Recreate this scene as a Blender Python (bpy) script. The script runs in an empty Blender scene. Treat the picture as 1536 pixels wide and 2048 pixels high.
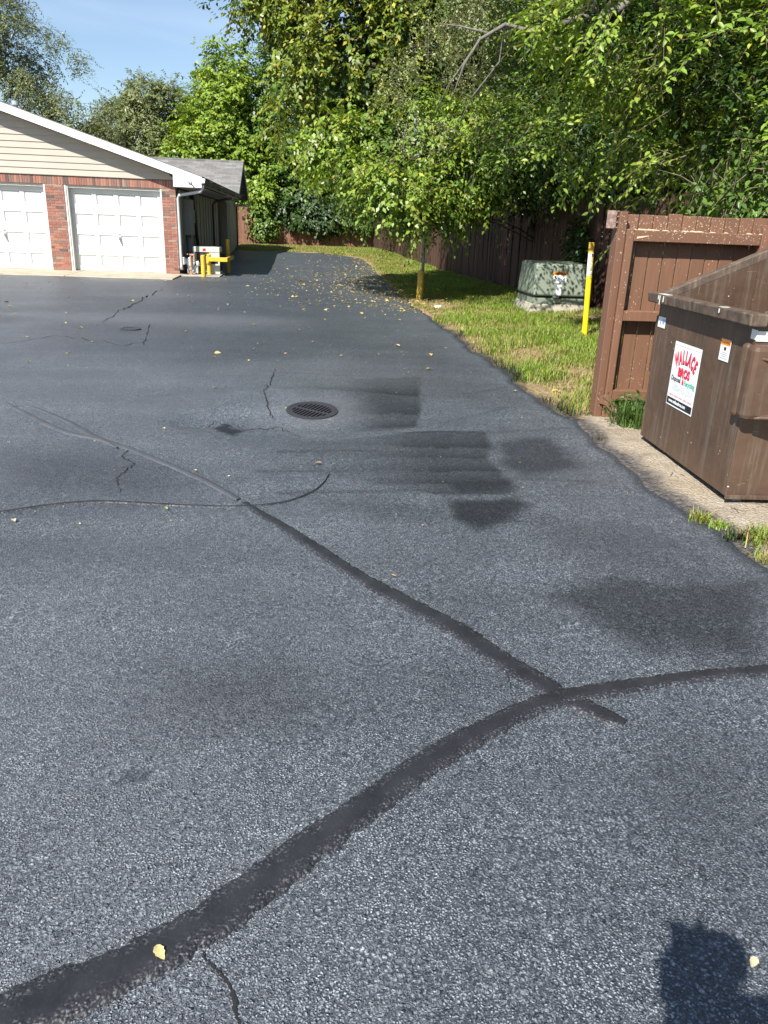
import bpy, math, random
import numpy as np
from mathutils import Vector, Matrix

random.seed(7)
RNG = np.random.default_rng(7)
SC = bpy.context.scene
COL = SC.collection
rad = math.radians

# ------------------------------------------------------------------ camera
F_PX, IMG_W, IMG_H = 1539.0, 1536.0, 2048.0
CAM_H, PITCH, YAW, ROLL = 1.4, 20.2, 6.1, 2.2
_p, _y, _r = rad(PITCH), rad(YAW), rad(ROLL)
FWD = np.array([math.sin(_y)*math.cos(_p), math.cos(_y)*math.cos(_p), -math.sin(_p)])
_R = np.array([math.cos(_y), -math.sin(_y), 0.0]); _U = np.cross(_R, FWD)
RGT = math.cos(_r)*_R + math.sin(_r)*_U
UPV = -math.sin(_r)*_R + math.cos(_r)*_U
CAMP = np.array([0.0, 0.0, CAM_H])
cd = bpy.data.cameras.new('camera')
cd.sensor_fit = 'VERTICAL'; cd.sensor_height = 36.0
cd.lens = F_PX/IMG_H*36.0
cd.clip_start = 0.02; cd.clip_end = 2000
cam = bpy.data.objects.new('camera', cd); COL.objects.link(cam)
mw = Matrix.Identity(4)
for i in range(3):
    mw[i][0], mw[i][1], mw[i][2], mw[i][3] = RGT[i], UPV[i], -FWD[i], CAMP[i]
cam.matrix_world = mw
SC.camera = cam

# ------------------------------------------------------------------ light
SUN = Vector((-0.60, -0.835, 1.0)).normalized()          # towards the sun
world = bpy.data.worlds.new('World'); SC.world = world; world.use_nodes = True
wn = world.node_tree; wn.nodes.clear()
wo = wn.nodes.new('ShaderNodeOutputWorld'); wb = wn.nodes.new('ShaderNodeBackground')
sky = wn.nodes.new('ShaderNodeTexSky'); sky.sky_type = 'NISHITA'; sky.sun_disc = False
sky.sun_elevation = math.asin(SUN.z); sky.sun_rotation = math.atan2(SUN.x, SUN.y)
sky.altitude = 100; sky.air_density = 1.0; sky.dust_density = 0.35; sky.ozone_density = 2.0
wb.inputs['Strength'].default_value = 0.080
tcw = wn.nodes.new('ShaderNodeTexCoord'); mpw = wn.nodes.new('ShaderNodeMapping'); mpw.inputs['Scale'].default_value = (1.2, 3.0, 7.0); mpw.inputs['Rotation'].default_value = (.15, .1, .5)
nzw = wn.nodes.new('ShaderNodeTexNoise'); nzw.inputs['Scale'].default_value = 2.4; nzw.inputs['Detail'].default_value = 6; nzw.inputs['Distortion'].default_value = .6
rgw = wn.nodes.new('ShaderNodeMapRange'); rgw.inputs[1].default_value = .46; rgw.inputs[2].default_value = .80; rgw.inputs[4].default_value = .17
mxw = wn.nodes.new('ShaderNodeMix'); mxw.data_type = 'RGBA'; mxw.inputs[7].default_value = (8.6, 9.2, 10.0, 1)
wn.links.new(tcw.outputs['Generated'], mpw.inputs[0]); wn.links.new(mpw.outputs[0], nzw.inputs['Vector']); wn.links.new(nzw.outputs['Fac'], rgw.inputs[0])   # thin high cirrus
wn.links.new(rgw.outputs[0], mxw.inputs[0]); wn.links.new(sky.outputs[0], mxw.inputs[6]); wn.links.new(mxw.outputs[2], wb.inputs['Color']); wn.links.new(wb.outputs[0], wo.inputs['Surface'])
sd = bpy.data.lights.new('sun', 'SUN'); sd.energy = 4.8; sd.angle = rad(0.53); sd.color = (1.0, 0.955, 0.88)
sun = bpy.data.objects.new('sun', sd); COL.objects.link(sun)
sun.rotation_euler = (-SUN).to_track_quat('-Z', 'Y').to_euler(); sun.location = SUN*60
SC.view_settings.view_transform = 'Standard'; SC.view_settings.look = 'None'
SC.view_settings.exposure = 0.95; SC.view_settings.gamma = 1.0; SC.view_settings.use_curve_mapping = False
SC.cycles.max_bounces = 8; SC.cycles.transparent_max_bounces = 8

# ------------------------------------------------------------------ measuring helpers (photo pixel -> place on a real plane)
def ray(u, v): return RGT*((u-768.0)/F_PX) + UPV*((1024.0-v)/F_PX) + FWD
def G(u, v, z=0.0):
    d = ray(u, v); t = (z-CAM_H)/d[2]; return CAMP + t*d
def OX(x, u, v):
    d = ray(u, v); return CAMP + (x/d[0])*d
def OY(y, u, v):
    d = ray(u, v); return CAMP + (y/d[1])*d
def sst(a, b, x):
    t = np.clip((np.asarray(x, float)-a)/(b-a), 0, 1); return t*t*(3-2*t)

DRAIN = (0.04, 6.13)
def edge_x(y):                                            # right edge of the asphalt
    y = np.asarray(y, float)
    return (2.085 + 0.25*sst(16, 30, y) - 2.2*sst(32, 38.5, y)**2
            + 0.03*np.sin(y*2.3+1) + 0.02*np.sin(y*5.7) + 0.012*np.sin(y*13.1))
def H(x, y):                                              # asphalt height
    x = np.asarray(x, float); y = np.asarray(y, float)
    z = 0.26*sst(24, 40, y) + 0.0*x
    r = np.hypot(x-DRAIN[0], y-DRAIN[1])
    z = z + (y-DRAIN[1])*0.115*(1-sst(0.30, 1.2, r))
    r2 = np.hypot((x+0.78)/1.3, y-5.72)
    z = z - 0.035*np.exp(-(r2/0.17)**2)
    z = z + 0.004*np.sin(x*3.1+y*1.3) * sst(1.0, 3.0, y) + 0.003*np.sin(y*4.1-x*2.0)* sst(1.0, 3.0, y)
    return z
def HG(x, y):                                             # verge height
    d = np.asarray(x, float)-edge_x(y)
    d2 = np.maximum(d, np.asarray(y, float)-37.3)
    z = H(x, y) + np.where(d2 > 0, 0.0, -0.05) - 0.03*(1-sst(-0.25, 0.12, d2)) + 0.012
    z = z + sst(0.0, 3.5, d2)*0.10
    z = z + 0.012*np.sin(np.asarray(x)*4.3+np.asarray(y)*2.2)*sst(0, .6, d2) + 0.008*np.sin(np.asarray(x)*9.1-np.asarray(y)*7.7)*sst(0, .6, d2)
    return z

# ------------------------------------------------------------------ object helpers
def tag(o, label=None, cat=None, group=None, kind=None):
    if label: o['label'] = label
    if cat: o['category'] = cat
    if group: o['group'] = group
    if kind: o['kind'] = kind
    return o
def empty(name, loc, label, cat, group=None, rot=(0, 0, 0)):
    o = bpy.data.objects.new(name, None); COL.objects.link(o)
    o.location = loc; o.rotation_euler = rot; o.empty_display_size = 0.1
    return tag(o, label, cat, group)
def link(name, me, mat=None, parent=None, local=False):
    o = bpy.data.objects.new(name, me); COL.objects.link(o)
    if mat is not None and len(me.materials) == 0: me.materials.append(mat)
    if parent is not None:
        o.parent = parent
        if not local:                                    # mesh was made in world space and the parent chain is unrotated
            p, off = parent, Vector((0, 0, 0))
            while p is not None:
                off += p.location; p = p.parent
            o.location = -off
    return o
class MB:
    def __init__(s): s.v = []; s.f = []
    def quad(s, *p):
        n = len(s.v); s.v += [tuple(map(float, q)) for q in p]; s.f.append(tuple(range(n, n+len(p)))); return s
    def box(s, x0, x1, y0, y1, z0, z1):
        n = len(s.v)
        s.v += [(x0,y0,z0),(x1,y0,z0),(x1,y1,z0),(x0,y1,z0),(x0,y0,z1),(x1,y0,z1),(x1,y1,z1),(x0,y1,z1)]
        s.f += [tuple(n+i for i in q) for q in ((0,3,2,1),(4,5,6,7),(0,1,5,4),(1,2,6,5),(2,3,7,6),(3,0,4,7))]
        return s
    def hexa(s, p):                                      # 8 points: bottom ring then top ring, counter-clockwise from above
        n = len(s.v); s.v += [tuple(map(float, q)) for q in p]
        s.f += [tuple(n+i for i in q) for q in ((0,3,2,1),(4,5,6,7),(0,1,5,4),(1,2,6,5),(2,3,7,6),(3,0,4,7))]
        return s
    def prism(s, poly, d):                               # poly of 3D points extruded by vector d
        n = len(s.v); k = len(poly); d = Vector(d)
        s.v += [tuple(map(float, q)) for q in poly] + [tuple(Vector(list(map(float, q)))+d) for q in poly]
        s.f.append(tuple(n+i for i in reversed(range(k)))); s.f.append(tuple(n+k+i for i in range(k)))
        for i in range(k):
            j = (i+1) % k; s.f.append((n+i, n+j, n+k+j, n+k+i))
        return s
    def tube(s, pts, r, n=8, cap=True):
        pts = [Vector(list(map(float, p))) for p in pts]
        if not hasattr(r, '__len__'): r = [r]*len(pts)
        base = len(s.v); up = Vector((0, 0, 1)); pu = None
        for i, p in enumerate(pts):
            t = (pts[min(i+1, len(pts)-1)]-pts[max(i-1, 0)]).normalized()
            if pu is None:
                a = up if abs(t.z) < .9 else Vector((1, 0, 0)); pu = t.cross(a).normalized()
            pu = (pu - t*pu.dot(t)).normalized(); pv = t.cross(pu)
            for k in range(n):
                a = 2*math.pi*k/n; s.v.append(tuple(p+(pu*math.cos(a)+pv*math.sin(a))*r[i]))
        for i in range(len(pts)-1):
            for k in range(n):
                a = base+i*n+k; b = base+i*n+(k+1) % n; s.f.append((a, b, b+n, a+n))
        if cap:
            s.f.append(tuple(base+k for k in reversed(range(n)))); s.f.append(tuple(base+(len(pts)-1)*n+k for k in range(n)))
        return s
    def mesh(s, name, smooth=False):
        me = bpy.data.meshes.new(name); me.from_pydata(s.v, [], s.f); me.update()
        if smooth: me.polygons.foreach_set('use_smooth', [True]*len(me.polygons))
        return me
    def build(s, name, mat, parent=None, bevel=0, smooth=False, local=False, seg=2):
        o = link(name, s.mesh(name, smooth), mat, parent, local)
        if bevel:
            b = o.modifiers.new('bevel', 'BEVEL'); b.width = bevel; b.segments = seg; b.limit_method = 'ANGLE'; b.angle_limit = rad(40)
            b.harden_normals = False
        return o
def arrmesh(name, V, Fq, cols=None, smooth=False, attrs=None):
    """numpy verts (n,3), faces (m,k) all of one size"""
    me = bpy.data.meshes.new(name); V = np.ascontiguousarray(V, np.float32); Fq = np.ascontiguousarray(Fq, np.int32)
    m, k = Fq.shape
    me.vertices.add(len(V)); me.vertices.foreach_set('co', V.ravel())
    me.loops.add(m*k); me.loops.foreach_set('vertex_index', Fq.ravel())
    me.polygons.add(m); me.polygons.foreach_set('loop_start', np.arange(0, m*k, k, dtype=np.int32))
    if smooth: me.polygons.foreach_set('use_smooth', np.ones(m, bool))
    if cols is not None:
        c = np.ones((len(V), 4), np.float32); c[:, :3] = cols
        me.attributes.new('col', 'FLOAT_COLOR', 'POINT').data.foreach_set('color', c.ravel())
    for nme, a in (attrs or {}).items():
        me.attributes.new(nme, 'FLOAT', 'POINT').data.foreach_set('value', np.ascontiguousarray(a, np.float32).ravel())
    me.update(calc_edges=True)
    return me
def grid(xs, ys, zf):
    X, Y = np.meshgrid(xs, ys); return grid2(X, Y, zf(X, Y))
def grid2(X, Y, Z):
    r, c = X.shape; V = np.stack([X.ravel(), Y.ravel(), Z.ravel()], 1)
    i = (np.arange(r-1)[:, None]*c+np.arange(c-1)[None, :]).ravel()
    return V, np.stack([i, i+1, i+c+1, i+c], 1)

# ------------------------------------------------------------------ material helpers
class NT:
    def __init__(s, name):
        s.m = bpy.data.materials.new(name); s.m.use_nodes = True; s.t = s.m.node_tree; s.t.nodes.clear()
        s.out = s.n('ShaderNodeOutputMaterial'); s.b = s.n('ShaderNodeBsdfPrincipled'); s.l(s.b.outputs[0], s.out.inputs['Surface'])
        s.pos = s.n('ShaderNodeNewGeometry').outputs['Position']
    def n(s, t, **k):
        n = s.t.nodes.new(t)
        for a, b in k.items(): setattr(n, a, b)
        return n
    def l(s, a, b): s.t.links.new(a, b)
    def put(s, sock, v):
        if isinstance(v, bpy.types.NodeSocket): s.l(v, sock)
        elif isinstance(v, (tuple, list)) and sock.type == 'RGBA': sock.default_value = (*v[:3], 1)
        else: sock.default_value = v
    def mapv(s, scale, vec=None):
        n = s.n('ShaderNodeMapping'); s.l(vec or s.pos, n.inputs['Vector']); n.inputs['Scale'].default_value = scale; return n.outputs[0]
    def noise(s, scale, detail=3, rough=.55, vec=None, dist=0):
        n = s.n('ShaderNodeTexNoise'); s.l(vec or s.pos, n.inputs['Vector']); n.inputs['Scale'].default_value = scale
        n.inputs['Detail'].default_value = detail; n.inputs['Roughness'].default_value = rough; n.inputs['Distortion'].default_value = dist
        return n.outputs['Fac']
    def vor(s, scale, feature='F1', vec=None, out='Distance', rnd=1.0):
        n = s.n('ShaderNodeTexVoronoi', feature=feature); s.l(vec or s.pos, n.inputs['Vector']); n.inputs['Scale'].default_value = scale
        n.inputs['Randomness'].default_value = rnd
        return n.outputs[out]
    def math(s, op, a, b=0.0, clamp=False):
        n = s.n('ShaderNodeMath', operation=op, use_clamp=clamp); s.put(n.inputs[0], a); s.put(n.inputs[1], b); return n.outputs[0]
    def rng(s, v, a, b, c=0.0, d=1.0):
        n = s.n('ShaderNodeMapRange'); n.clamp = True; s.put(n.inputs[0], v)
        for i, x in enumerate((a, b, c, d)): s.put(n.inputs[1+i], x)
        return n.outputs[0]
    def mix(s, f, a, b, blend='MIX'):
        n = s.n('ShaderNodeMix', data_type='RGBA', blend_type=blend); s.put(n.inputs[0], f); s.put(n.inputs[6], a); s.put(n.inputs[7], b); return n.outputs[2]
    def ramp(s, f, stops, interp='LINEAR'):
        n = s.n('ShaderNodeValToRGB'); s.l(f, n.inputs[0]); cr = n.color_ramp; cr.interpolation = interp
        while len(cr.elements) < len(stops): cr.elements.new(0.5)
        for e, (p, c) in zip(cr.elements, stops): e.position = p; e.color = (*c, 1)
        return n.outputs[0]
    def attr(s, name, out='Fac'): return s.n('ShaderNodeAttribute', attribute_name=name).outputs[out]
    def sep(s, axis, vec=None):
        n = s.n('ShaderNodeSeparateXYZ'); s.l(vec or s.pos, n.inputs[0]); return n.outputs[axis]
    def orand(s): return s.n('ShaderNodeObjectInfo').outputs['Random']
    def bump(s, h, strength=.5, dist=.01):
        n = s.n('ShaderNodeBump'); s.l(h, n.inputs['Height']); s.put(n.inputs['Strength'], strength); n.inputs['Distance'].default_value = dist
        s.l(n.outputs[0], s.b.inputs['Normal']); return n
    def set(s, **k):
        for a, v in k.items():
            s.put(s.b.inputs[{'col': 'Base Color', 'rough': 'Roughness', 'metal': 'Metallic', 'spec': 'Specular IOR Level'}[a]], v)
        return s.m

def paint(name, col, rough=.5, var=.18, scale=6, bump=.15, bscale=60, spec=.5, metal=0, dirt=None, dscale=3):
    t = NT(name); n1 = t.noise(scale, 4); n2 = t.noise(scale*9, 3)
    f = t.math('ADD', t.math('MULTIPLY', n1, .7), t.math('MULTIPLY', n2, .3))
    dk = tuple(c*(1-var) for c in col); lt = tuple(min(c*(1+var), 1) for c in col)
    c = t.mix(t.rng(f, .35, .65), dk, lt)
    if dirt: c = t.mix(t.rng(t.noise(dscale, 6, .65), .52, .72, 0, .75), c, dirt)
    t.bump(t.noise(bscale, 3), bump, .004)
    return t.set(col=c, rough=t.rng(n2, .3, .7, rough*.85, min(rough*1.15, 1)), spec=spec, metal=metal)

# asphalt -----------------------------------------------------------------
def asphalt_mat():
    t = NT('sealed_asphalt')
    seal = t.attr('seal'); smooth = t.attr('smooth'); dust = t.attr('dust')
    dn = t.n('ShaderNodeTexNoise'); t.l(t.pos, dn.inputs['Vector']); dn.inputs['Scale'].default_value = 60
    vv = t.n('ShaderNodeVectorMath', operation='MULTIPLY_ADD'); t.l(dn.outputs['Color'], vv.inputs[0]); vv.inputs[1].default_value = (.012,)*3; t.l(t.pos, vv.inputs[2])
    w = vv.outputs[0]
    v1 = t.vor(146, vec=w); v2 = t.vor(290, vec=w); n1 = t.noise(38, 4); n2 = t.noise(420, 2)
    v0 = t.vor(104, vec=w); szm = t.rng(t.noise(5, 4, .6), .48, .64)
    h1 = t.mix(szm, t.rng(v1, .05, .62, 1, 0), t.rng(v0, .05, .62, 1, 0)); h2 = t.rng(v2, .05, .65, 1, 0)
    h = t.math('ADD', t.math('MULTIPLY', h1, .55), t.math('MULTIPLY', h2, .22))
    h = t.math('ADD', h, t.math('MULTIPLY', n1, .5))
    h = t.math('ADD', h, t.math('MULTIPLY', n2, .10))
    crest = t.rng(h, .46, .90)
    cell = t.vor(146, vec=w, out='Color'); cell2 = t.vor(290, vec=w, out='Color')
    cr = t.sep(0, cell)
    big = t.noise(1.1, 4, .6); mid = t.noise(7, 3); clump = t.noise(26, 3)
    worn = t.math('MULTIPLY', crest, t.rng(cr, .05, .9, .42, 1.0))
    worn = t.math('MULTIPLY', worn, t.rng(t.math('ADD', t.math('MULTIPLY', big, .5), t.math('MULTIPLY', t.math('ADD', mid, clump), .25)), .36, .64, .42, 1.3))
    worn = t.math('MULTIPLY', worn, t.rng(t.noise(1, 4, .6, t.mapv((.30, 2.6, 1))), .32, .68, .68, 1.18))
    worn = t.math('MULTIPLY', worn, t.math('SUBTRACT', 1.0, t.math('MULTIPLY', seal, .94)), True)
    c = t.mix(worn, t.mix(seal, (.050, .058, .070), (.013, .0155, .0195)), t.mix(t.rng(t.sep(1, cell), .3, 1), (.44, .50, .555), (.78, .85, .91)))
    c = t.mix(t.math('MULTIPLY', dust, .5), c, (.19, .195, .21))
    rough = t.rng(worn, 0, 1, .42, .60)
    flat = t.math('SUBTRACT', 1.0, t.math('MULTIPLY', smooth, .8))
    # every stone lies at its own tilt
    vm = t.n('ShaderNodeVectorMath', operation='ADD'); t.l(cell, vm.inputs[0]); t.l(cell2, vm.inputs[1])
    vs = t.n('ShaderNodeVectorMath', operation='SUBTRACT'); t.l(vm.outputs[0], vs.inputs[0]); vs.inputs[1].default_value = (1, 1, 1)
    vk = t.n('ShaderNodeVectorMath', operation='SCALE'); t.l(vs.outputs[0], vk.inputs[0]); t.l(t.math('MULTIPLY', flat, .72), vk.inputs['Scale'])
    va = t.n('ShaderNodeVectorMath', operation='ADD'); t.l(vk.outputs[0], va.inputs[0]); t.l(t.n('ShaderNodeNewGeometry').outputs['Normal'], va.inputs[1])
    vn = t.n('ShaderNodeVectorMath', operation='NORMALIZE'); t.l(va.outputs[0], vn.inputs[0])
    st = t.math('MULTIPLY', .9, flat)
    bn = t.bump(h, st, .007); t.l(vn.outputs[0], bn.inputs['Normal'])
    return t.set(col=c, rough=t.math('ADD', rough, t.math('MULTIPLY', seal, .12)), spec=t.rng(seal, .3, 1, .6, .22))
M = {}
M['asphalt'] = asphalt_mat()
def strip_mat(name, dark, light, bs):
    t = NT(name); n1 = t.noise(9, 4); n2 = t.noise(70, 3)
    v1 = t.vor(108); ed = t.attr('edge')
    st = t.rng(t.math('ADD', ed, t.math('MULTIPLY', t.noise(16, 4), 1.3)), .80, 1.5)
    h = t.math('ADD', t.math('MULTIPLY', t.rng(v1, .05, .6, 1, 0), st), t.math('MULTIPLY', n2, .25))
    spk = t.math('MULTIPLY', t.rng(t.noise(130, 2), .55, .66), t.rng(st, .15, .9, .04, .9))
    c = t.mix(t.rng(n1, .3, .7), dark, light); c = t.mix(spk, c, (.13, .137, .15))
    t.bump(h, bs, .005)
    return t.set(col=c, rough=.52, spec=.4)
M['sealant'] = strip_mat('crack_sealant', (.013, .0135, .016), (.028, .029, .033), .45)
M['sealant_old'] = strip_mat('weathered_sealant', (.050, .054, .061), (.074, .079, .088), .7)
M['crack'] = paint('crack_dark', (.012, .012, .013), .9, .3)
def ground_mat():
    t = NT('verge_soil'); n1 = t.noise(1.6, 5, .6); n2 = t.noise(26, 4); n3 = t.noise(160, 2)
    soil = t.mix(n2, (.13, .085, .05), (.30, .215, .125))
    strawc = t.mix(t.noise(90, 3), (.22, .17, .075), (.46, .37, .19))
    green = t.mix(n2, (.035, .06, .014), (.11, .15, .035))
    c = t.mix(t.rng(n2, .4, .62), soil, strawc)
    c = t.mix(t.rng(t.attr('bare'), .25, .75, 1, 0), c, green)
    c = t.mix(t.math('MULTIPLY', t.attr('tar'), t.rng(n3, .25, .5, .6, 1)), c, (.030, .031, .035))
    h = t.math('ADD', t.math('MULTIPLY', n2, .6), t.math('MULTIPLY', n3, .4)); t.bump(h, .8, .02)
    return t.set(col=c, rough=.95, spec=.15)
M['soil'] = ground_mat()
def gravel_mat():
    t = NT('sandy_gravel'); v = t.vor(70); n1 = t.noise(3, 5, .6); n2 = t.noise(60, 3); cc = t.vor(70, out='Color')
    st = t.ramp(t.sep(0, cc), [(0, (.30, .24, .17)), (.4, (.42, .36, .27)), (.75, (.34, .31, .27)), (1, (.50, .45, .37))])
    c = t.mix(t.rng(n1, .35, .65, .1, .75), st, (.34, .275, .195))
    c = t.mix(t.rng(n2, .58, .68, 0, .6), c, (.11, .092, .075)); c = t.mix(t.rng(t.noise(5, 5, .65), .5, .68, 0, .6), c, (.19, .15, .11))
    tar = t.math('MULTIPLY', t.attr('tar'), t.rng(t.noise(30, 4), .28, .6, .55, 1.0))
    c = t.mix(tar, c, (.05, .05, .055))
    t.bump(t.math('ADD', t.rng(v, 0, .6, 1, 0), n2), .8, .012)
    return t.set(col=c, rough=.9, spec=.2)
M['gravel'] = gravel_mat()
M['earth'] = paint('earth', (.09, .075, .045), .95, .3, 1.5, .5, 8)
M['concrete'] = paint('concrete', (.40, .355, .27), .85, .14, 3, .35, 90, .3, dirt=(.24, .20, .14), dscale=2.5)
M['concrete_pad'] = paint('concrete_pad', (.40, .37, .30), .85, .16, 5, .4, 70, .3, dirt=(.22, .19, .14), dscale=5)
M['mortar'] = paint('mortar', (.58, .50, .42), .9, .12, 20, .3, 200, .2)
def brick_mat():
    t = NT('brick'); r = t.orand()
    c = t.ramp(r, [(0, (.30, .12, .085)), (.16, (.38, .155, .11)), (.34, (.35, .18, .14)), (.5, (.26, .135, .11)),
                   (.64, (.22, .145, .12)), (.76, (.36, .26, .185)), (.86, (.43, .19, .12)), (.95, (.11, .085, .08))], 'CONSTANT')
    n = t.noise(60, 4); c = t.mix(t.rng(n, .3, .7, 0, .45), c, (.20, .10, .07))
    t.bump(t.noise(220, 3), .4, .003)
    return t.set(col=c, rough=.85, spec=.25)
M['brick'] = brick_mat()
M['siding'] = paint('cream_siding', (.42, .372, .31), .55, .04, 2, .08, 40, .4)
M['side_panel'] = paint('side_panel', (.42, .39, .32), .6, .08, 3, .1, 40, .4, dirt=(.25, .22, .17))
M['white'] = paint('white_paint', (.70, .70, .69), .45, .025, 3, .06, 30, .45)
M['fascia'] = paint('white_fascia', (.74, .75, .77), .4, .02, 3, .04, 30, .5)
M['doorwhite'] = paint('door_white', (.60, .61, .60), .42, .025, 2, .05, 30, .5)
M['frame'] = paint('jamb_grey', (.50, .49, .45), .55, .06, 5)
def shingle_mat():
    t = NT('roof_shingles'); b = t.n('ShaderNodeTexBrick'); t.l(t.mapv((1, 1, 1)), b.inputs['Vector'])
    b.inputs['Scale'].default_value = 1.0; b.inputs['Brick Width'].default_value = .33; b.inputs['Row Height'].default_value = .14
    b.inputs['Mortar Size'].default_value = .004; b.inputs['Color1'].default_value = (.15, .145, .14, 1); b.inputs['Color2'].default_value = (.24, .235, .225, 1); b.inputs['Mortar'].default_value = (.07, .07, .07, 1)
    c = t.mix(t.rng(t.noise(1.5, 4), .35, .65, 0, .35), b.outputs[0], (.13, .125, .12)); t.bump(t.noise(150, 2), .5, .004)
    return t.set(col=c, rough=.9, spec=.2)
M['shingle'] = shingle_mat()
M['galv'] = paint('grey_downspout', (.46, .48, .50), .42, .08, 8, .05, 30, .5, .3)
M['gutter_dark'] = paint('dark_gutter', (.10, .095, .09), .6, .2, 8)
M['soffit'] = paint('soffit', (.45, .42, .37), .6, .06, 4)
M['elec'] = paint('cabinet_grey', (.30, .32, .33), .5, .06, 5)
M['dark'] = paint('dark_gap', (.015, .014, .013), .8, .2)
M['black'] = paint('black_plastic', (.02, .02, .021), .45, .15)
M['conduit'] = paint('conduit', (.05, .048, .045), .5, .1)
M['yellow'] = paint('safety_yellow', (.72, .44, .035), .45, .08, 6, .1, 40, .5, 0, (.50, .33, .07), 8)
M['yellow_old'] = paint('worn_yellow', (.42, .28, .04), .55, .18, 9, .2, 50, .4, 0, (.20, .12, .04), 9)
M['yellow_bright'] = paint('marker_yellow', (.80, .64, .015), .35, .04, 6, .03, 30, .5)
M['marker_white'] = paint('marker_white', (.84, .83, .76), .4, .05, 14, .03, 30, .5, 0, (.80, .72, .42), 9)
M['gold'] = paint('gold_ink', (.50, .33, .02), .5, .1, 30)
M['ink'] = paint('black_ink', (.012, .012, .014), .5, .1)
M['ink_grey'] = paint('grey_ink', (.50, .51, .56), .5, .05)
M['ink_red'] = paint('red_ink', (.80, .022, .075), .4, .04)
M['ink_pink'] = paint('faded_red_ink', (.78, .35, .38), .5, .04)
M['ink_green'] = paint('green_ink', (.03, .42, .30), .5, .04)
M['sticker'] = paint('sticker_white', (.80, .83, .83), .4, .03, 12, .02, 30, .5)
M['sticker_blue'] = paint('sticker_blue', (.25, .45, .72), .4, .1, 40)
M['orange'] = paint('warning_orange', (.85, .28, .02), .45, .05)
M['stencil'] = paint('stencil_tan', (.50, .37, .13), .6, .1)
M['xf_green'] = paint('utility_green', (.215, .25, .195), .5, .06, 4, .05, 30, .45)
M['ac_grey'] = paint('condenser_grey', (.48, .53, .46), .5, .05, 5)
M['meter'] = paint('meter_grey', (.55, .58, .60), .4, .08, 9, .05, 30, .5, .2)
M['rust'] = paint('rusty_pipe', (.40, .25, .17), .75, .3, 14, .3, 60, .3)
M['steel'] = paint('steel', (.42, .42, .42), .35, .1, 12, .05, 40, .5, .8)
M['pole'] = paint('pole_paint', (.17, .20, .24), .45, .1, 8, .05, 30, .5, .3)
M['iron'] = paint('cast_iron', (.034, .033, .039), .5, .15, 30, .3, 160, .5)
M['pit'] = paint('drain_pit', (.006, .006, .006), .95, .1)
def wood_mat(name, cols, chips=False):
    t = NT(name); r = t.orand()
    g = t.noise(1, 5, .6, t.mapv((34, 34, 2.2))); c = t.mix(r, cols[0], cols[1])
    c = t.mix(t.rng(g, .3, .7, 0, .55), c, cols[2])
    if chips:
        z = t.sep(2); zm = t.rng(t.math('ABSOLUTE', t.math('SUBTRACT', z, 1.49)), .02, .13, 1, 0)
        dens = t.math('ADD', t.math('MULTIPLY', zm, .12), .008)
        dn = t.n('ShaderNodeTexNoise'); t.l(t.pos, dn.inputs['Vector']); dn.inputs['Scale'].default_value = 90
        vv = t.n('ShaderNodeVectorMath', operation='MULTIPLY_ADD'); t.l(dn.outputs['Color'], vv.inputs[0]); vv.inputs[1].default_value = (.02,)*3; t.l(t.pos, vv.inputs[2])
        pr = t.sep(0, t.vor(120, out='Color', vec=vv.outputs[0])); dd = t.vor(120, vec=vv.outputs[0])
        ch = t.math('MULTIPLY', t.math('LESS_THAN', pr, t.math('ADD', dens, t.math('MULTIPLY', t.rng(t.noise(6, 3), .55, .72), .09))), t.math('LESS_THAN', dd, .45))
        st = t.rng(t.noise(1, 4, .6, t.mapv((60, 60, 3.0))), .70, .74)
        c = t.mix(t.math('MAXIMUM', ch, t.math('MULTIPLY', st, .35)), c, (.50, .40, .30))
    t.bump(g, .35, .004)
    return t.set(col=c, rough=.62, spec=.35)
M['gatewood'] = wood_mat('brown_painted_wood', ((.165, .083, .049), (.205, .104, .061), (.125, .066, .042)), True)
M['fencewood'] = wood_mat('shaded_fence_wood', ((.060, .032, .025), (.125, .064, .048), (.035, .022, .018)))  # right fence wood, the trees' shade darkened into its colour
M['fencesun'] = wood_mat('sunlit_fence_wood', ((.20, .092, .06), (.29, .15, .105), (.13, .062, .045)))  # lighter copy of the fence wood, sunlight put into its colour
M['rawwood'] = paint('splintered_wood', (.58, .44, .30), .8, .2, 30)
def dumpster_mat():
    t = NT('dumpster_paint')
    s1 = t.noise(1, 5, .65, t.mapv((26, 26, 1.6))); s2 = t.noise(1, 4, .6, t.mapv((70, 70, 4))); n = t.noise(3, 5, .6)
    c = t.mix(t.rng(n, .3, .7), (.068, .041, .027), (.108, .063, .039))
    c = t.mix(t.rng(s1, .50, .70, 0, .6), c, (.155, .135, .105))
    c = t.mix(t.rng(s2, .62, .78, 0, .40), c, (.26, .22, .17))
    c = t.mix(t.rng(t.noise(5, 6, .7), .60, .8, 0, .6), c, (.17, .12, .08))
    pr = t.sep(0, t.vor(38, out='Color')); dd = t.vor(38)
    ch = t.math('MULTIPLY', t.math('LESS_THAN', pr, t.rng(t.noise(2.5, 3), .45, .7, .008, .07)), t.math('LESS_THAN', dd, t.rng(t.noise(90, 2), .3, .7, .02, .30)))
    c = t.mix(ch, c, (.60, .55, .45))
    sc = t.noise(1, 3, .6, t.mapv((9, 9, 40)), 1.5)
    c = t.mix(t.rng(sc, .66, .72, 0, .4), c, (.30, .19, .12))
    t.bump(t.noise(3.2, 3), .45, .05)
    return t.set(col=c, rough=.5, spec=.45)
M['dump'] = dumpster_mat()
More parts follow.
